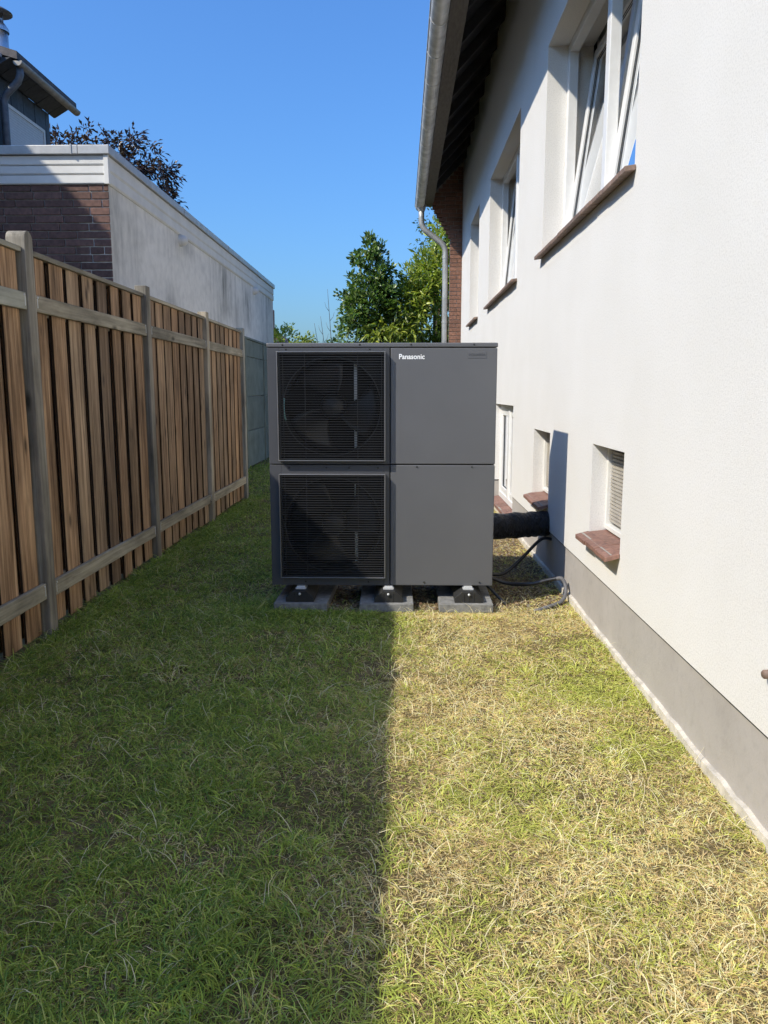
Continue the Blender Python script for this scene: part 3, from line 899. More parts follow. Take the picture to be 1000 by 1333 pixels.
# fan panels with square cut-outs and bell mouths
GX0, GX1 = -0.752, -0.094
def annulus_plate(x0, x1, z0, z1, cx, cz, r, y0, y1, seg=64):
    """flat plate with a round hole"""
    mb = MB(); vv_ = []
    for k in range(seg):
        a = 2 * pi * k / seg
        c, s = cos(a), sin(a)
        tx = ((x1 - cx) if c > 0 else (x0 - cx)) / c if abs(c) > 1e-6 else 1e9
        tz = ((z1 - cz) if s > 0 else (z0 - cz)) / s if abs(s) > 1e-6 else 1e9
        t = min(abs(tx), abs(tz))
        vv_ += [(cx + r * c, y0, cz + r * s), (cx + t * c, y0, cz + t * s)]
    for k in range(seg):                      # square the corners off
        pass
    ff_ = [(2 * k, 2 * k + 1, 2 * ((k + 1) % seg) + 1, 2 * ((k + 1) % seg)) for k in range(seg)]
    mb.add(vv_, ff_)
    return mb
for half_, (gz0, gz1, pz0, pz1) in enumerate(((0.929, 1.590, SPZ + 0.003, PZ1 - 0.031), (0.192, 0.848, PZ0, SPZ - 0.003))):
    mb = MB()
    yf = PY - 0.002 + 0.001 * half_
    x0, x1 = PX0, SPX - 0.003
    g0, g1 = GX0 + 0.012, GX1 - 0.012
    mb.box(x0, g0, yf, PY + 0.018, pz0, pz1); mb.box(g1, x1, yf, PY + 0.018, pz0, pz1)
    mb.box(g0, g1, yf, PY + 0.018, pz0, gz0 + 0.012); mb.box(g0, g1, yf, PY + 0.018, gz1 - 0.012, pz1)
    build(mb, 'fan_panel', M['cab2'], pump, bevel=0.002)
    cx, cz = (GX0 + GX1) / 2, (gz0 + gz1) / 2
    R = 0.305
    mb = annulus_plate(g0, g1, gz0 + 0.012, gz1 - 0.012, cx, cz, R, PY + 0.019, PY + 0.02, 96)
    mb.lathe([(R, 0.019), (R - 0.008, 0.026), (R - 0.01, 0.04), (R - 0.01, 0.16)], (cx, PY, cz), 96, 'y')
    bell = build(mb, 'bell_mouth', M['inner'], pump)
    mb = MB().lathe([(R - 0.001, 0.018), (R - 0.004, 0.0165), (R - 0.008, 0.020)], (cx, PY, cz), 96, 'y')
    build(mb, 'rim', M['slat'], bell)
    # fan: hub and three swept blades
    fan = build(MB().lathe([(0.0, 0.06), (0.05, 0.062), (0.072, 0.075), (0.08, 0.10), (0.08, 0.17)], (cx, PY, cz), 28, 'y'), 'fan', M['fan'], pump)
    for k in range(3):
        a0 = radians([100, 128][half_] + 120 * k)
        vv_ = []; nr, nt_ = 7, 9
        for i in range(nr):
            rr = 0.075 + (0.283 - 0.075) * i / (nr - 1)
            for j in range(nt_):
                span = radians(62 + 14 * i / (nr - 1))
                a = a0 + radians(16) * (i / (nr - 1)) ** 1.5 + span * (j / (nt_ - 1) - 0.5)
                yy_ = PY + 0.085 + 0.085 * j / (nt_ - 1) + 0.012 * sin(pi * j / (nt_ - 1))
                vv_.append((cx + rr * cos(a), yy_, cz + rr * sin(a)))
        bl = MB().add(vv_, [(i * nt_ + j, i * nt_ + j + 1, (i + 1) * nt_ + j + 1, (i + 1) * nt_ + j) for i in range(nr - 1) for j in range(nt_ - 1)], True)
        bo = build(bl, 'blade', M['fan'], fan)
        md = bo.modifiers.new('solid', 'SOLIDIFY'); md.thickness = 0.004
    if half_ == 0:                                # reflection painted as a pale teal strip on the bell mouth
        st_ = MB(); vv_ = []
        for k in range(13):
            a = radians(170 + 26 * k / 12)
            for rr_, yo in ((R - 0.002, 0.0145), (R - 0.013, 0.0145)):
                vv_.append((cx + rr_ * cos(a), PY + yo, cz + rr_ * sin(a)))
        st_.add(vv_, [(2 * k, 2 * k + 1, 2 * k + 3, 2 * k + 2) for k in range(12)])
        build(st_, 'reflection_strip', M['teal'], bell)
    # pale bars added behind the fan, standing in for gleams
    mb = MB()
    xs_ = cx + 0.135
    mb.box(xs_ - 0.009, xs_ + 0.009, PY + 0.19, PY + 0.205, gz0 + 0.01, gz1 - 0.01)
    mb.box(cx + 0.02, xs_ - 0.0085, PY + 0.192, PY + 0.203, cz - 0.02, cz + 0.0)
    build(mb, 'gleam_bars', M['pale_metal'], pump)
    # guard grille standing proud of the panel
    mb = MB()
    GY = PY - 0.044
    t = 0.0055
    mb.box(GX0, GX0 + t, GY, PY - 0.003, gz0, gz1); mb.box(GX1 - t, GX1, GY, PY - 0.003, gz0, gz1)
    mb.box(GX0 + t, GX1 - t, GY, PY - 0.003, gz0, gz0 + t); mb.box(GX0 + t, GX1 - t, GY, PY - 0.003, gz1 - t, gz1)
    gr = build(mb, 'fan_guard', M['guard'], pump, bevel=0.0015)
    slat_me = MB().box(-(GX1 - GX0) / 2 + t + 0.001, (GX1 - GX0) / 2 - t - 0.001, -0.009, 0.009, -0.0013, 0.0013).mesh('slat', M['slat'])
    ns = 44
    for k in range(1, ns):
        z = gz0 + (gz1 - gz0) * k / ns
        so = link('slat', slat_me, (cx, GY + 0.013, z), gr)
    for xw in (GX0 + 0.035, GX1 - 0.022, cx - 0.16, cx + 0.16):
        build(MB().tube([(xw, GY + 0.021, gz0 + t), (xw, GY + 0.021, gz1 - t)], 0.0026, 6), 'upright', M['slat'], gr)
# screws along the seams
scr_me = MB().lathe([(0.0, -0.003), (0.004, -0.0028), (0.0055, -0.001), (0.0055, 0.0)], (0, 0, 0), 10, 'y').mesh('screw', M['gasket'])
for (x, z) in ((-0.72, 1.632), (-0.25, 1.632), (0.06, 1.632), (0.44, 1.632), (-0.69, 0.885), (-0.46, 0.885), (-0.32, 0.885), (-0.14, 0.885), (0.10, 0.892), (0.44, 0.892), (-0.6, 0.16), (-0.2, 0.16), (0.15, 0.16), (0.5, 0.16), (-0.70, 1.605), (-0.19, 1.605)):
    link('screw', scr_me, (x, PY - (0.0035 if z > 1.62 else 0.0025), z), pump)
# lettering
def lettering(text, x, z, width, height, mat, y, name, offset):
    cu = bpy.data.curves.new(name, 'FONT')
    cu.body = text; cu.size = 1.0; cu.extrude = 0.0; cu.offset = offset
    tmp = bpy.data.objects.new(name, cu); COL.objects.link(tmp)
    dg = bpy.context.evaluated_depsgraph_get()
    me_ = bpy.data.meshes.new_from_object(tmp.evaluated_get(dg))
    bpy.data.objects.remove(tmp)
    co = np.array([v.co[:] for v in me_.vertices])
    lo, hi = co.min(0), co.max(0)
    sx_, sz_ = width / (hi[0] - lo[0]), height / (hi[1] - lo[1])
    for v in me_.vertices:
        v.co = Vector(((v.co.x - lo[0]) * sx_, 0, (v.co.y - lo[1]) * sz_))
    me_.materials.clear(); me_.materials.append(mat)
    for p in me_.polygons: p.material_index = 0
    return link(name, me_, (x, y, z), pump)
lettering('Panasonic', -0.012, 1.545, 0.155, 0.031, M['badge'], PY - 0.0016, 'brand_lettering', 0.022)
build(MB().box(0.402, 0.516, PY - 0.0020, PY + 0.004, 1.551, 1.589), 'badge_plate', M['cab'], pump, bevel=0.001)
lettering('AQUAREA', 0.409, 1.562, 0.100, 0.017, M['cab2'], PY - 0.0034, 'badge_lettering', 0.01)
# feet: rubber beams with a metal clamp
PADX = (-0.612, -0.089, 0.412)
for i, px in enumerate(PADX):
    fx = px + (-0.015, 0.015, 0.015)[i]
    prof = [(fx - 0.088, 0.052), (fx + 0.088, 0.052), (fx + 0.088, 0.082), (fx + 0.040, 0.122), (fx - 0.040, 0.122), (fx - 0.088, 0.082)]
    mb = MB()
    n_ = len(prof)
    y0_, y1_ = PY - 0.098, PY + PD + 0.02
    mb.add([(p[0], y0_, p[1]) for p in prof] + [(p[0], y1_, p[1]) for p in prof],
           [tuple(range(n_)), tuple(range(2 * n_ - 1, n_ - 1, -1))] + [(a, (a + 1) % n_, n_ + (a + 1) % n_, n_ + a) for a in range(n_)])
    for dx_ in (-0.03, 0.0, 0.03):
        mb.box(fx + dx_ - 0.003, fx + dx_ + 0.003, y0_ - 0.003, y0_ + 0.002, 0.056, 0.112)
    ft = build(mb, 'foot', M['rubber'], pump, bevel=0.004)
    mb = MB()
    mb.box(fx - 0.034, fx + 0.034, PY - 0.04, PY + 0.03, 0.1225, 0.1275)
    mb.box(fx - 0.026, fx + 0.026, PY - 0.02, PY + 0.03, 0.128, 0.1365)
    mb.box(fx - 0.031, fx + 0.031, PY - 0.047, PY - 0.0395, 0.108, 0.131)
    mb.box(fx - 0.0255, fx + 0.0255, PY - 0.0195, PY + 0.0295, 0.127, 0.1285)
    build(mb, 'clamp', M['pale_metal'], ft, bevel=0.0015)
    build(MB().lathe([(0.0, -0.012), (0.007, -0.012), (0.008, 0.0)], (fx, PY - 0.098, 0.105), 8, 'y'), 'bolt', M['pale_metal'], ft)
labs = ('concrete slab under the left foot of the heat pump', 'concrete slab under the middle foot of the heat pump', 'concrete slab under the right foot of the heat pump')
for i, px in enumerate(PADX):
    w2 = 0.168
    mb = MB().box(-w2, w2, -0.33, 0.33, -0.03, 0.026)
    o = build(mb, 'concrete_slab', M['concrete'], None, bevel=0.006)
    o.location = (px, PY + 0.205, 0.026); o.rotation_euler = (0, 0, radians((-1.5, 0.8, -0.6)[i]))
    tag(o, labs[i], 'paving slab', 'slabs under the heat pump')

# insulated pipe bundle into the wall
def spline(pts, n=10):
    P_ = [Vector(p) for p in pts]; P_ = [P_[0]] + P_ + [P_[-1]]
    out_ = []
    for i in range(1, len(P_) - 2):
        for k in range(n):
            t = k / n
            a, b2, c2, d2 = P_[i - 1], P_[i], P_[i + 1], P_[i + 2]
            out_.append(0.5 * ((2 * b2) + (-a + c2) * t + (2 * a - 5 * b2 + 4 * c2 - d2) * t * t + (-a + 3 * b2 - 3 * c2 + d2) * t ** 3))
    out_.append(P_[-2]); return out_
pts = spline([(0.25, PY + PD - 0.02, 0.40), (0.42, PY + PD + 0.13, 0.395), (0.62, 5.46, 0.388), (0.85, 5.58, 0.38), (1.03, 5.675, 0.376), (1.102, 5.71, 0.376)], 24)
rad = []
for i, p in enumerate(pts):
    r = 0.092 + 0.003 * sin(i * 0.37) + random.uniform(-0.0012, 0.0012)
    rad.append(r)
rad[-1] = 0.082; rad[-2] = 0.088
o = build(MB().tube(pts, rad, 36), 'pipe_duct', M['foil'], None, origin=Vector((0.7, 5.5, 0.38)))
nz = [v.normal.copy() for v in o.data.vertices]
for i, v in enumerate(o.data.vertices):                        # creases of the loose wrapping
    ring, k = divmod(i, 36)
    f_ = float(field(ring * 0.9 + 3 * sin(k * 0.5), k * 0.55, 2.2, 7)) - 0.5
    v.co += nz[i] * (0.010 * f_ + random.uniform(-0.0012, 0.0012))
tag(o, 'thick black wrapped pipe running from the heat pump into the white wall', 'pipe')
o = build(MB().tube(spline([(0.45, PY + PD - 0.04, 0.134), (0.58, PY + PD + 0.02, 0.10), (0.72, 5.29, 0.085), (0.85, 5.38, 0.16), (1.02, 5.52, 0.285), (1.118, 5.60, 0.335 - 0.06)], 12), 0.012, 10), 'cable', M['cable'], None, origin=Vector((0.8, 5.4, 0.1)))
tag(o, 'black cable rising from the heat pump into the shaded plinth', 'cable', 'cables beside the heat pump')
pts = spline([(0.45, PY + 0.30, 0.134), (0.60, PY + 0.33, 0.112), (0.72, 5.06, 0.075), (0.86, 5.0, 0.085), (0.98, 4.98, 0.118), (1.045, 4.965, 0.135)], 12)
o = build(MB().tube(pts, 0.013, 10), 'cable', M['cable'], None, origin=Vector((0.8, 5.0, 0.1)))
tag(o, 'black cable sagging from the heat pump to the grey conduit', 'cable', 'cables beside the heat pump')
pts = spline([(1.03, 4.968, 0.13), (1.062, 4.955, 0.135), (1.082, 4.93, 0.10), (1.075, 4.88, 0.05), (1.03, 4.80, 0.018), (0.94, 4.72, 0.01), (0.84, 4.68, -0.01)], 12)
mb = MB().tube(pts, 0.0115, 12)
for i in range(3, len(pts) - 3, 2):                            # corrugation
    d_ = (pts[i + 1] - pts[i - 1]).normalized() * 0.003
    mb.tube([pts[i] - d_, pts[i] + d_], 0.0132, 12)
o = build(mb, 'conduit', M['conduit'], None, origin=Vector((1.0, 4.85, 0.05)))
tag(o, 'grey corrugated conduit bending from the plinth down into the grass', 'conduit')
o = build(MB().tube(spline([(0.50, PY + 0.2, 0.136), (0.56, PY + 0.14, 0.11), (0.62, PY + 0.10, 0.055), (0.68, PY + 0.06, 0.0)], 8), 0.0105, 8), 'cable', M['cable'], None, origin=Vector((0.6, 4.9, 0.05)))
tag(o, 'short thin black cable dropping into the ground beside the right slab', 'cable', 'cables beside the heat pump')

# ================================================================== trees and shrubs
def leaves(n_clump, per, inside, clump_r, size, aspect, cols, droop, seed, out_bias=0.6, centre=None):
    """leaf triangles around clump centres; each leaf is a folded diamond"""
    r = np.random.default_rng(seed)
    cen = inside(r, n_clump)
    cc = centre if centre is not None else cen.mean(0)
    n = n_clump * per
    base = np.repeat(cen, per, 0)
    g = r.normal(size=(n, 3)); g /= np.linalg.norm(g, axis=1)[:, None]
    rad_ = clump_r * r.random((n, 1)) ** 0.55
    p = base + g * rad_ * np.array([1, 1, 0.8])
    d = g * 0.6 + out_bias * (p - cc) / (np.linalg.norm(p - cc, axis=1)[:, None] + 1e-6) + r.normal(size=(n, 3)) * 0.45
    d[:, 2] += droop
    d /= np.linalg.norm(d, axis=1)[:, None]
    up = r.normal(size=(n, 3)) * 0.55 + np.array([-0.25, -0.25, 0.9])
    side = np.cross(d, up); side /= np.linalg.norm(side, axis=1)[:, None] + 1e-9
    nrm = np.cross(side, d)
    L = size * (0.65 + 0.7 * r.random((n, 1))); W = L * aspect
    v0 = p; v1 = p + d * L * 0.5 + side * W * 0.5 + nrm * W * 0.18; v2 = p + d * L - nrm * L * 0.10; v3 = p + d * L * 0.5 - side * W * 0.5 + nrm * W * 0.18
    co = np.stack([v0, v1, v2, v3], 1).reshape(-1, 3)
    i0 = np.arange(n)[:, None] * 4
    tris = np.concatenate([i0 + [0, 1, 2], i0 + [0, 2, 3]], 0)
    cols = np.array(cols)
    ck = cols[r.integers(0, len(cols), n)]
    clump_tone = np.repeat(0.75 + 0.5 * r.random((n_clump, 1)), per, 0)
    ck = ck * clump_tone * (0.8 + 0.4 * r.random((n, 1)))
    return co, tris, np.repeat(ck, 4, 0)
def in_lobes(lobes):
    lobes = np.array(lobes)
    def f(r, n):
        k = r.choice(len(lobes), n, p=(lobes[:, 3] * lobes[:, 4] * lobes[:, 5]) ** 0.8 / ((lobes[:, 3] * lobes[:, 4] * lobes[:, 5]) ** 0.8).sum())
        g = r.normal(size=(n, 3)); g /= np.linalg.norm(g, axis=1)[:, None]
        rr = (0.35 + 0.65 * r.random((n, 1)) ** 0.5)
        return lobes[k, :3] + g * rr * lobes[k, 3:6]
    return f
def tree(name, base, label, cat, lobes, n_clump, per, clump_r, size, aspect, cols, droop, seed, trunk_r, limbs=7, group=None, mat='leaf'):
    t = thing(name, base, label, cat, group)
    b_ = Vector(base)
    r = random.Random(seed)
    c0 = Vector(lobes[0][:3])
    mb = MB()
    mid = b_.lerp(c0, 0.5) + Vector((r.uniform(-.08, .08), r.uniform(-.08, .08), 0))
    mb.tube(spline([b_, mid, c0], 6), [trunk_r * (1 - 0.75 * i / 12) for i in range(13)], 10)
    for k in range(limbs):
        lb = lobes[k % len(lobes)]
        s_ = b_.lerp(c0, r.uniform(0.25, 0.85))
        e_ = Vector(lb[:3]) + Vector((r.uniform(-1, 1) * lb[3], r.uniform(-1, 1) * lb[4], r.uniform(0.0, 0.9) * lb[5])) * 0.8
        m_ = s_.lerp(e_, 0.5) + Vector((0, 0, 0.12 * (e_ - s_).length))
        mb.tube(spline([s_, m_, e_], 5), [trunk_r * 0.38 * (1 - 0.85 * i / 10) for i in range(11)], 6)
    build(mb, 'trunk', M['bark'], t)
    co, tr_, cl = leaves(n_clump, per, in_lobes(lobes), clump_r, size, aspect, cols, droop, seed, centre=np.array(lobes[0][:3]))
    me_ = array_mesh('crown', co - np.array(base), tr_, cl, M[mat])
    link('crown', me_, base, t)
    return t
# dark glossy shrub left of centre (between the sky gap and the laurel)
tree('leafy_tree', (-0.72, 17.0, 0), 'round-leaved dark green small tree with upright shoots behind the heat pump', 'tree',
     [(-0.72, 17, 3.05, 0.62, 0.6, 0.85), (-0.62, 17, 3.95, 0.42, 0.4, 0.42), (-1.02, 17, 3.15, 0.36, 0.4, 0.45), (-0.28, 17, 3.3, 0.36, 0.4, 0.5), (-0.68, 16.95, 4.36, 0.10, 0.1, 0.22), (-0.46, 17, 4.30, 0.10, 0.1, 0.26), (-0.9, 17, 4.12, 0.12, 0.1, 0.2), (-0.08, 17, 3.72, 0.08, 0.1, 0.2), (-1.30, 17, 2.35, 0.2, 0.3, 0.4), (-0.7, 17, 1.6, 0.7, 0.6, 0.9)],
     400, 24, 0.15, 0.10, 0.62, [(0.085, 0.15, 0.035), (0.12, 0.20, 0.045), (0.065, 0.125, 0.03), (0.20, 0.27, 0.08)], 0.1, 3, 0.07)
tree('laurel_tree', (0.75, 18.0, 0), 'bright green long-leaved laurel tree beside the downspout', 'tree',
     [(0.75, 18, 3.1, 0.95, 0.8, 1.3), (1.05, 18, 4.25, 0.7, 0.6, 0.75), (0.38, 17.3, 3.5, 0.5, 0.45, 0.5), (0.05, 17.0, 2.8, 0.5, 0.45, 0.5), (-0.25, 16.7, 2.5, 0.45, 0.4, 0.35), (0.75, 18, 1.5, 1.1, 0.9, 1.2), (0.7, 18.0, 5.05, 0.16, 0.2, 0.25), (1.3, 18.2, 5.0, 0.35, 0.3, 0.4)],
     520, 24, 0.20, 0.175, 0.27, [(0.22, 0.29, 0.04), (0.30, 0.36, 0.055), (0.14, 0.20, 0.03), (0.40, 0.43, 0.08)], -0.25, 5, 0.09)
tree('birch_tree', (1.0, 21.5, 0), 'thin pale green tree glimpsed between downspout and brick corbels', 'tree',
     [(0.95, 21.5, 5.6, 0.7, 0.6, 0.7), (1.3, 21.5, 4.6, 0.9, 0.7, 1.2)], 110, 16, 0.22, 0.10, 0.55, [(0.10, 0.15, 0.05), (0.07, 0.12, 0.03)], -0.3, 9, 0.06)
tree('copper_beech', (-9.0, 22.5, 0), 'dark purple-leaved tree behind the flat-roofed extension', 'tree',
     [(-8.7, 22.5, 6.9, 1.5, 1.4, 1.7), (-7.65, 22.4, 7.3, 1.0, 0.9, 1.25), (-6.85, 22.3, 6.9, 0.65, 0.7, 1.0), (-9.6, 22.5, 7.3, 1.2, 1.1, 1.1), (-8.6, 22.5, 5.2, 2.2, 2.0, 1.6), (-6.5, 22.3, 6.5, 0.35, 0.5, 0.6)],
     760, 18, 0.24, 0.165, 0.42, [(0.042, 0.022, 0.02), (0.03, 0.017, 0.017), (0.065, 0.036, 0.028), (0.05, 0.035, 0.022)], -0.45, 13, 0.2, 16)
tree('garden_shrub', (-3.35, 24.0, 0), 'low yellow-green shrub at the far corner of the extension', 'shrub',
     [(-3.62, 24, 2.62, 0.48, 0.5, 0.72), (-3.0, 24, 2.5, 0.45, 0.5, 0.55), (-3.3, 24, 1.2, 0.9, 0.6, 1.2)], 190, 24, 0.17, 0.12, 0.5, [(0.26, 0.32, 0.05), (0.19, 0.26, 0.04), (0.36, 0.40, 0.08)], 0.1, 21, 0.04, 4)
tree('garden_shrub', (-2.2, 23.0, 0), 'darker low green shrub next to the bare sapling', 'shrub',
     [(-2.35, 23, 2.3, 0.4, 0.4, 0.42), (-1.75, 22.6, 2.35, 0.4, 0.4, 0.4), (-2.0, 23, 1.2, 0.9, 0.6, 1.1)], 110, 20, 0.17, 0.11, 0.5, [(0.12, 0.18, 0.04), (0.18, 0.24, 0.06)], 0.1, 22, 0.04, 4)
# bare sapling: thin leafless shoots
sap = thing('bare_sapling', (-1.52, 17.4, 0), 'thin leafless twigs standing left of the round-leaved tree', 'sapling')
for k, (x1_, z1_, x0_) in enumerate(((-1.62, 3.58, -1.50), (-1.78, 3.0, -1.55), (-1.92, 2.85, -1.6), (-1.40, 3.1, -1.48))):
    pth = spline([(x0_, 17.4, 0.0), ((x0_ + x1_) / 2 + 0.03, 17.42, z1_ * 0.55), (x1_, 17.4, z1_)], 8)
    mb = MB().tube(pth, [0.016 * (1 - 0.8 * i / 16) for i in range(17)], 6)
    for q in range(5):
        i = 9 + q; s_ = pth[i]; sg = 1 if q % 2 else -1
        mb.tube([s_, s_ + Vector((0.07 * sg, 0.02, 0.09)), s_ + Vector((0.10 * sg, 0.03, 0.2))], [0.006, 0.004, 0.002], 5)
    build(mb, 'stem', M['bark'], sap)
# distant house: a corner of tiled roof
fh = thing('distant_house', (-8.5, 46, 0), 'distant house with brown tiled roof peeping over the shrubs', 'house')
build(MB().box(-13, -7.3, 44, 52, 0, 4.3), 'wall', M['white_paint'], fh)
rf = build(MB().prism([(-13.6, 4.1), (-6.9, 4.1), (-6.9, 4.3), (-10.2, 6.9), (-13.6, 4.3)], 1, 43.6, 52.4), 'roof', M['brick_dark'], fh)
build(MB().box(-8.0, -7.5, 46, 46.6, 4.3, 6.1), 'chimney', M['brick_red'], rf)
# hedge closing the garden behind
def hedge(name, x0, x1, y, h, seed, label):
    t = thing(name, ((x0 + x1) / 2, y, 0), label, 'hedge')
    def inside(r, n):
        return np.stack([x0 + (x1 - x0) * r.random(n), y + 0.45 * (r.random(n) - 0.5) * 2, h * r.random(n) ** 0.8], 1)
    co, tr_, cl = leaves(420, 16, inside, 0.25, 0.13, 0.5, [(0.045, 0.085, 0.018), (0.06, 0.11, 0.022)], 0.0, seed, 0.1)
    link('crown', array_mesh('crown', co - np.array(WP[t.name]), tr_, cl, M['leaf']), WP[t.name], t)
    mb = MB()
    for k in range(int((x1 - x0) / 0.6)):
        xx = x0 + 0.3 + k * 0.6
        mb.tube([(xx, y, 0), (xx + random.uniform(-.1, .1), y, h * 0.8)], [0.03, 0.01], 6)
    build(mb, 'stems', M['bark'], t)
hedge('garden_hedge', -5.5, 3.5, 26, 2.0, 41, 'green hedge closing the garden far behind the heat pump')

# ================================================================== lawn
def lawn():
    r = np.random.default_rng(5)
    X_, Y_ = [], []
    for (x0, x1, y0, y1, dens) in ((-1.93, 1.095, 0.95, 2.3, 23000), (-1.93, 1.095, 2.3, 3.4, 19000), (-1.93, 1.095, 3.4, 5.0, 13500), (-1.93, 1.09, 5.0, 7.0, 6500), (-1.93, 1.09, 7.0, 10.0, 2800), (-2.68, 1.09, 10.0, 14.0, 1300), (-2.68, 1.09, 14.0, 19.0, 500)):
        n = int((x1 - x0) * (y1 - y0) * dens)
        X_.append(x0 + (x1 - x0) * r.random(n)); Y_.append(y0 + (y1 - y0) * r.random(n))
    # fringe along the fence and round the slabs
    n = 11000; X_.append(-1.93 + 0.20 * r.random(n) ** 2); Y_.append(1.2 + 8.6 * r.random(n))
    n = 2600; X_.append(-0.85 + 1.45 * r.random(n)); Y_.append(4.50 + 0.10 * r.random(n))
    n = 4200; X_.append(1.092 - 0.09 * r.random(n) ** 1.6); Y_.append(1.2 + 7.5 * r.random(n))
    # tufts: many blades from one crown
    nt_ = 420
    tx = -1.9 + 2.95 * r.random(nt_); ty = 1.1 + 5.0 * r.random(nt_) ** 1.3
    per = 34
    X_.append(np.repeat(tx, per) + r.normal(size=nt_ * per) * 0.018); Y_.append(np.repeat(ty, per) + r.normal(size=nt_ * per) * 0.018)
    x = np.concatenate(X_); y = np.concatenate(Y_)
    tuft = np.zeros(len(x), bool); tuft[-nt_ * per:] = True
    tcx = np.zeros(len(x)); tcy = np.zeros(len(x)); tcx[-nt_ * per:] = np.repeat(tx, per); tcy[-nt_ * per:] = np.repeat(ty, per)
    x = np.clip(x, -2.68, 1.09)
    under = (x > -0.80) & (x < 0.58) & (y > 4.66) & (y < 5.35)
    beside = (x > 0.58) & (y > 4.72) & (y < 8.5)
    slab = np.zeros(len(x), bool)
    for px in PADX:
        slab |= (np.abs(x - px) < 0.176) & (y > 4.61) & (y < 5.29)
    thin = fbm(x, y, 0.5, 61)
    keep = (~slab) & (~under | (r.random(len(x)) < 0.06)) & (~beside | (r.random(len(x)) < 0.45)) & ((thin > 0.32) | (r.random(len(x)) < 0.5))
    x, y, tuft, tcx, tcy = x[keep], y[keep], tuft[keep], tcx[keep], tcy[keep]; n = len(x)
    z = ground_h(x, y) - 0.004
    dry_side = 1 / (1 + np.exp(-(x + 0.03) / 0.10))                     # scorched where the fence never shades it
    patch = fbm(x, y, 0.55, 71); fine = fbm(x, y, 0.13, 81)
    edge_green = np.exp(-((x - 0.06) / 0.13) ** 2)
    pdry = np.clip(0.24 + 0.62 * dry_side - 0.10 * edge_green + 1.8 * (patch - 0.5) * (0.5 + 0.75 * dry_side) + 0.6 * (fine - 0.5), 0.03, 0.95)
    pdry = np.where((x > 0.55) & (y > 4.5), np.maximum(pdry, 0.8), pdry)
    pdry = np.where(tuft, pdry * (0.35 + 0.3 * dry_side), pdry)
    dry = r.random(n) < pdry
    fence_d = np.clip((x + 1.93) / 0.22, 0, 1)
    lush = fbm(x, y, 0.30, 91)
    L = (0.026 + 0.036 * r.random(n)) * (0.28 + 1.40 * lush) * np.where(dry, 1.05, 1.15) * (1.25 - 0.30 * dry_side) + 0.085 * (1 - fence_d) * r.random(n)
    L = np.where(tuft, (0.04 + 0.045 * r.random(n)) * (1.1 - 0.25 * dry_side), L)
    stray = (r.random(n) < 0.03) & dry                                   # pale bolted stalks lying over the rest
    stray |= (r.random(n) < 0.006)
    dry |= stray
    L = np.where(stray, 0.07 + 0.09 * r.random(n), L)
    wid = (0.0018 + 0.0021 * r.random(n)) * (1 + np.clip(y - 2.5, 0, 12) * 0.17) * np.where(dry, 0.9, 1.0)
    wid = np.where(stray, 0.0018 + 0.0008 * r.random(n), wid)
    az = 2 * pi * r.random(n) * 0.75 + 2 * pi * 2 * fbm(x, y, 0.09, 101)
    az = np.where(tuft, np.arctan2(y - tcy, x - tcx) + 0.4 * r.normal(size=n), az)
    lean0 = np.where(dry, 0.70, 0.38) + 0.30 * dry_side + 0.55 * r.random(n)
    lean0 = np.where(tuft, 0.15 + 0.75 * r.random(n), lean0)
    lean0 = np.where(stray, 0.55 + 0.5 * r.random(n), lean0)
    curl = np.where(dry, 0.55, 0.6) + 0.9 * r.random(n)
    curl = np.where(stray, 0.35 + 0.4 * r.random(n), curl)
    twist = r.normal(size=n) * np.where(dry, 0.85, 0.45)
    K = 4
    pts = [np.stack([x, y, z], 1)]
    lean = lean0.copy(); a = az.copy()
    for k in range(K):
        seg = (L / K)[:, None] * np.stack([np.sin(lean) * np.cos(a), np.sin(lean) * np.sin(a), np.cos(lean)], 1)
        q = pts[-1] + seg
        q[:, 2] = np.maximum(q[:, 2], z + 0.006 + 0.008 * (k + 1) / K * r.random(n))
        pts.append(q); lean = np.minimum(lean + curl * 0.48, 2.0); a = a + twist * 0.8
    sd = np.stack([-np.sin(az + r.normal(size=n) * 0.5), np.cos(az), 0.3 * r.normal(size=n)], 1)
    sd /= np.linalg.norm(sd, axis=1)[:, None]
    co = np.empty((n, 9, 3))
    for k, wf in enumerate((0.75, 1.0, 0.85, 0.5)):
        co[:, 2 * k] = pts[k] - sd * (wid * wf)[:, None] * 0.5
        co[:, 2 * k + 1] = pts[k] + sd * (wid * wf)[:, None] * 0.5
    co[:, 8] = pts[4]
    i0 = np.arange(n)[:, None] * 9
    tris = np.concatenate([i0 + [0, 1, 3], i0 + [0, 3, 2], i0 + [2, 3, 5], i0 + [2, 5, 4], i0 + [4, 5, 7], i0 + [4, 7, 6], i0 + [6, 7, 8]], 0)
    green = np.array([(0.25, 0.33, 0.055), (0.31, 0.40, 0.065), (0.20, 0.29, 0.055), (0.39, 0.46, 0.09), (0.48, 0.50, 0.15), (0.15, 0.25, 0.06)])
    straw = np.array([(0.84, 0.66, 0.34), (0.76, 0.58, 0.28), (0.88, 0.75, 0.44), (0.60, 0.45, 0.21), (0.78, 0.66, 0.28), (0.68, 0.50, 0.29)])
    gc = green[r.integers(0, 6, n)]; sc_ = straw[r.integers(0, 6, n)]
    # in the scorched half even the green blades are yellowish
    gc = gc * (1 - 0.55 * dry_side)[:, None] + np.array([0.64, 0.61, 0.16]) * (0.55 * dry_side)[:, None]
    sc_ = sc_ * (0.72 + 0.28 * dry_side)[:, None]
    cl = np.where(dry[:, None], sc_, gc) * (0.72 + 0.6 * r.random((n, 1))) * (0.85 + 0.45 * fine)[:, None]
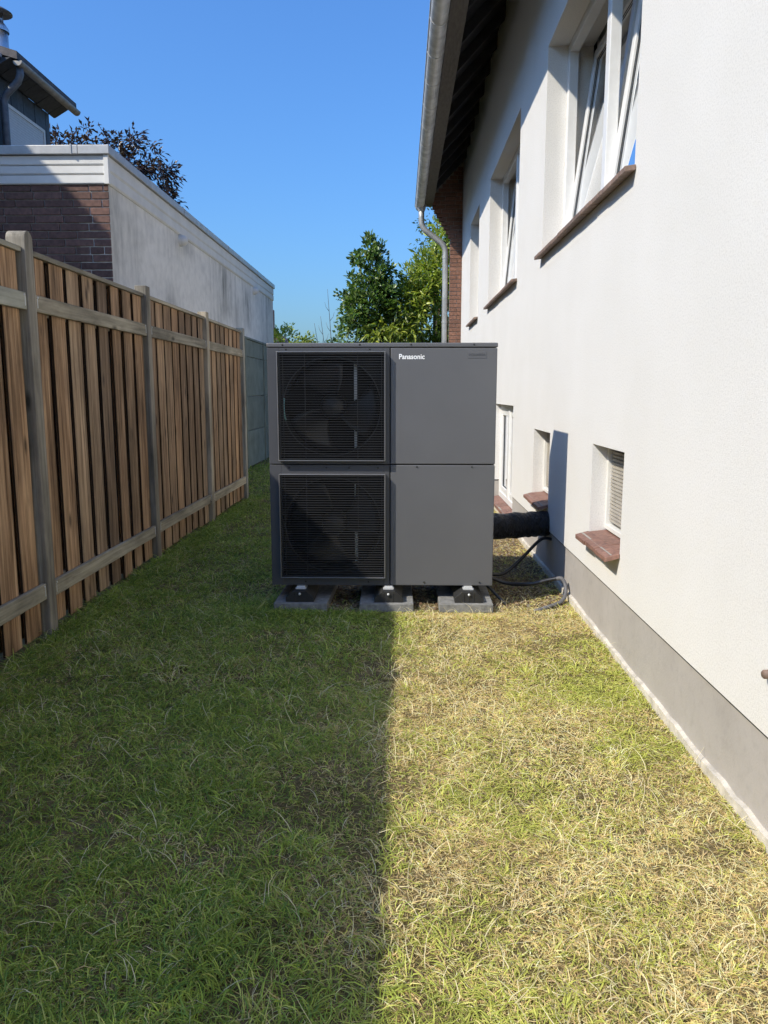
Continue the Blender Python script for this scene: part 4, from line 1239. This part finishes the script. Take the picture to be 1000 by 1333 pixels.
    cl = np.where(stray[:, None], np.array([0.86, 0.77, 0.52]) * (0.75 + 0.3 * r.random((n, 1))), cl)
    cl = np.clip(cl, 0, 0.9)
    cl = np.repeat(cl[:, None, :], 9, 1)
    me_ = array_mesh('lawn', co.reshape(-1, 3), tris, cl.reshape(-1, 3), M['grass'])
    o = link('lawn', me_, (0, 0, 0))
    o['label'] = 'patchy lawn, green near the fence and straw dry near the house'
    o['category'] = 'lawn'; o['kind'] = 'stuff'
    return n
print('blades', lawn())

# dry crumbs and bark chips on the bare soil round the unit
def chips():
    r = np.random.default_rng(8)
    n = 5200
    x = np.concatenate([-0.85 + 1.5 * r.random(2400), 0.58 + 0.5 * r.random(2800)])
    y = np.concatenate([4.62 + 0.85 * r.random(2400), 4.75 + 3.6 * r.random(2800)])
    z = ground_h(x, y) + 0.004
    s = 0.006 + 0.014 * r.random(n)
    a = 2 * pi * r.random(n)
    d = np.stack([np.cos(a), np.sin(a), 0.25 * r.normal(size=n)], 1); e = np.stack([-np.sin(a), np.cos(a), 0.25 * r.normal(size=n)], 1)
    p = np.stack([x, y, z], 1)
    v0 = p - d * s[:, None]; v1 = p + e * (s * 0.5)[:, None]; v2 = p + d * s[:, None]; v3 = p - e * (s * 0.5)[:, None]
    top_ = p + np.stack([0 * x, 0 * x, s * 0.55], 1)
    co = np.stack([v0, v1, v2, v3, top_], 1).reshape(-1, 3)
    i0 = np.arange(n)[:, None] * 5
    tris = np.concatenate([i0 + [0, 1, 4], i0 + [1, 2, 4], i0 + [2, 3, 4], i0 + [3, 0, 4]], 0)
    cs = np.array([(0.22, 0.14, 0.085), (0.34, 0.24, 0.15), (0.15, 0.095, 0.06), (0.50, 0.39, 0.23), (0.28, 0.25, 0.21)])
    cl = np.repeat(cs[r.integers(0, 5, n)], 5, 0)
    o = link('bark_chips', array_mesh('bark_chips', co, tris, cl, M['grass']), (0, 0, 0))
    o['label'] = 'brown bark crumbs and dry litter on soil under and beside the heat pump'
    o['category'] = 'litter'; o['kind'] = 'stuff'
chips()
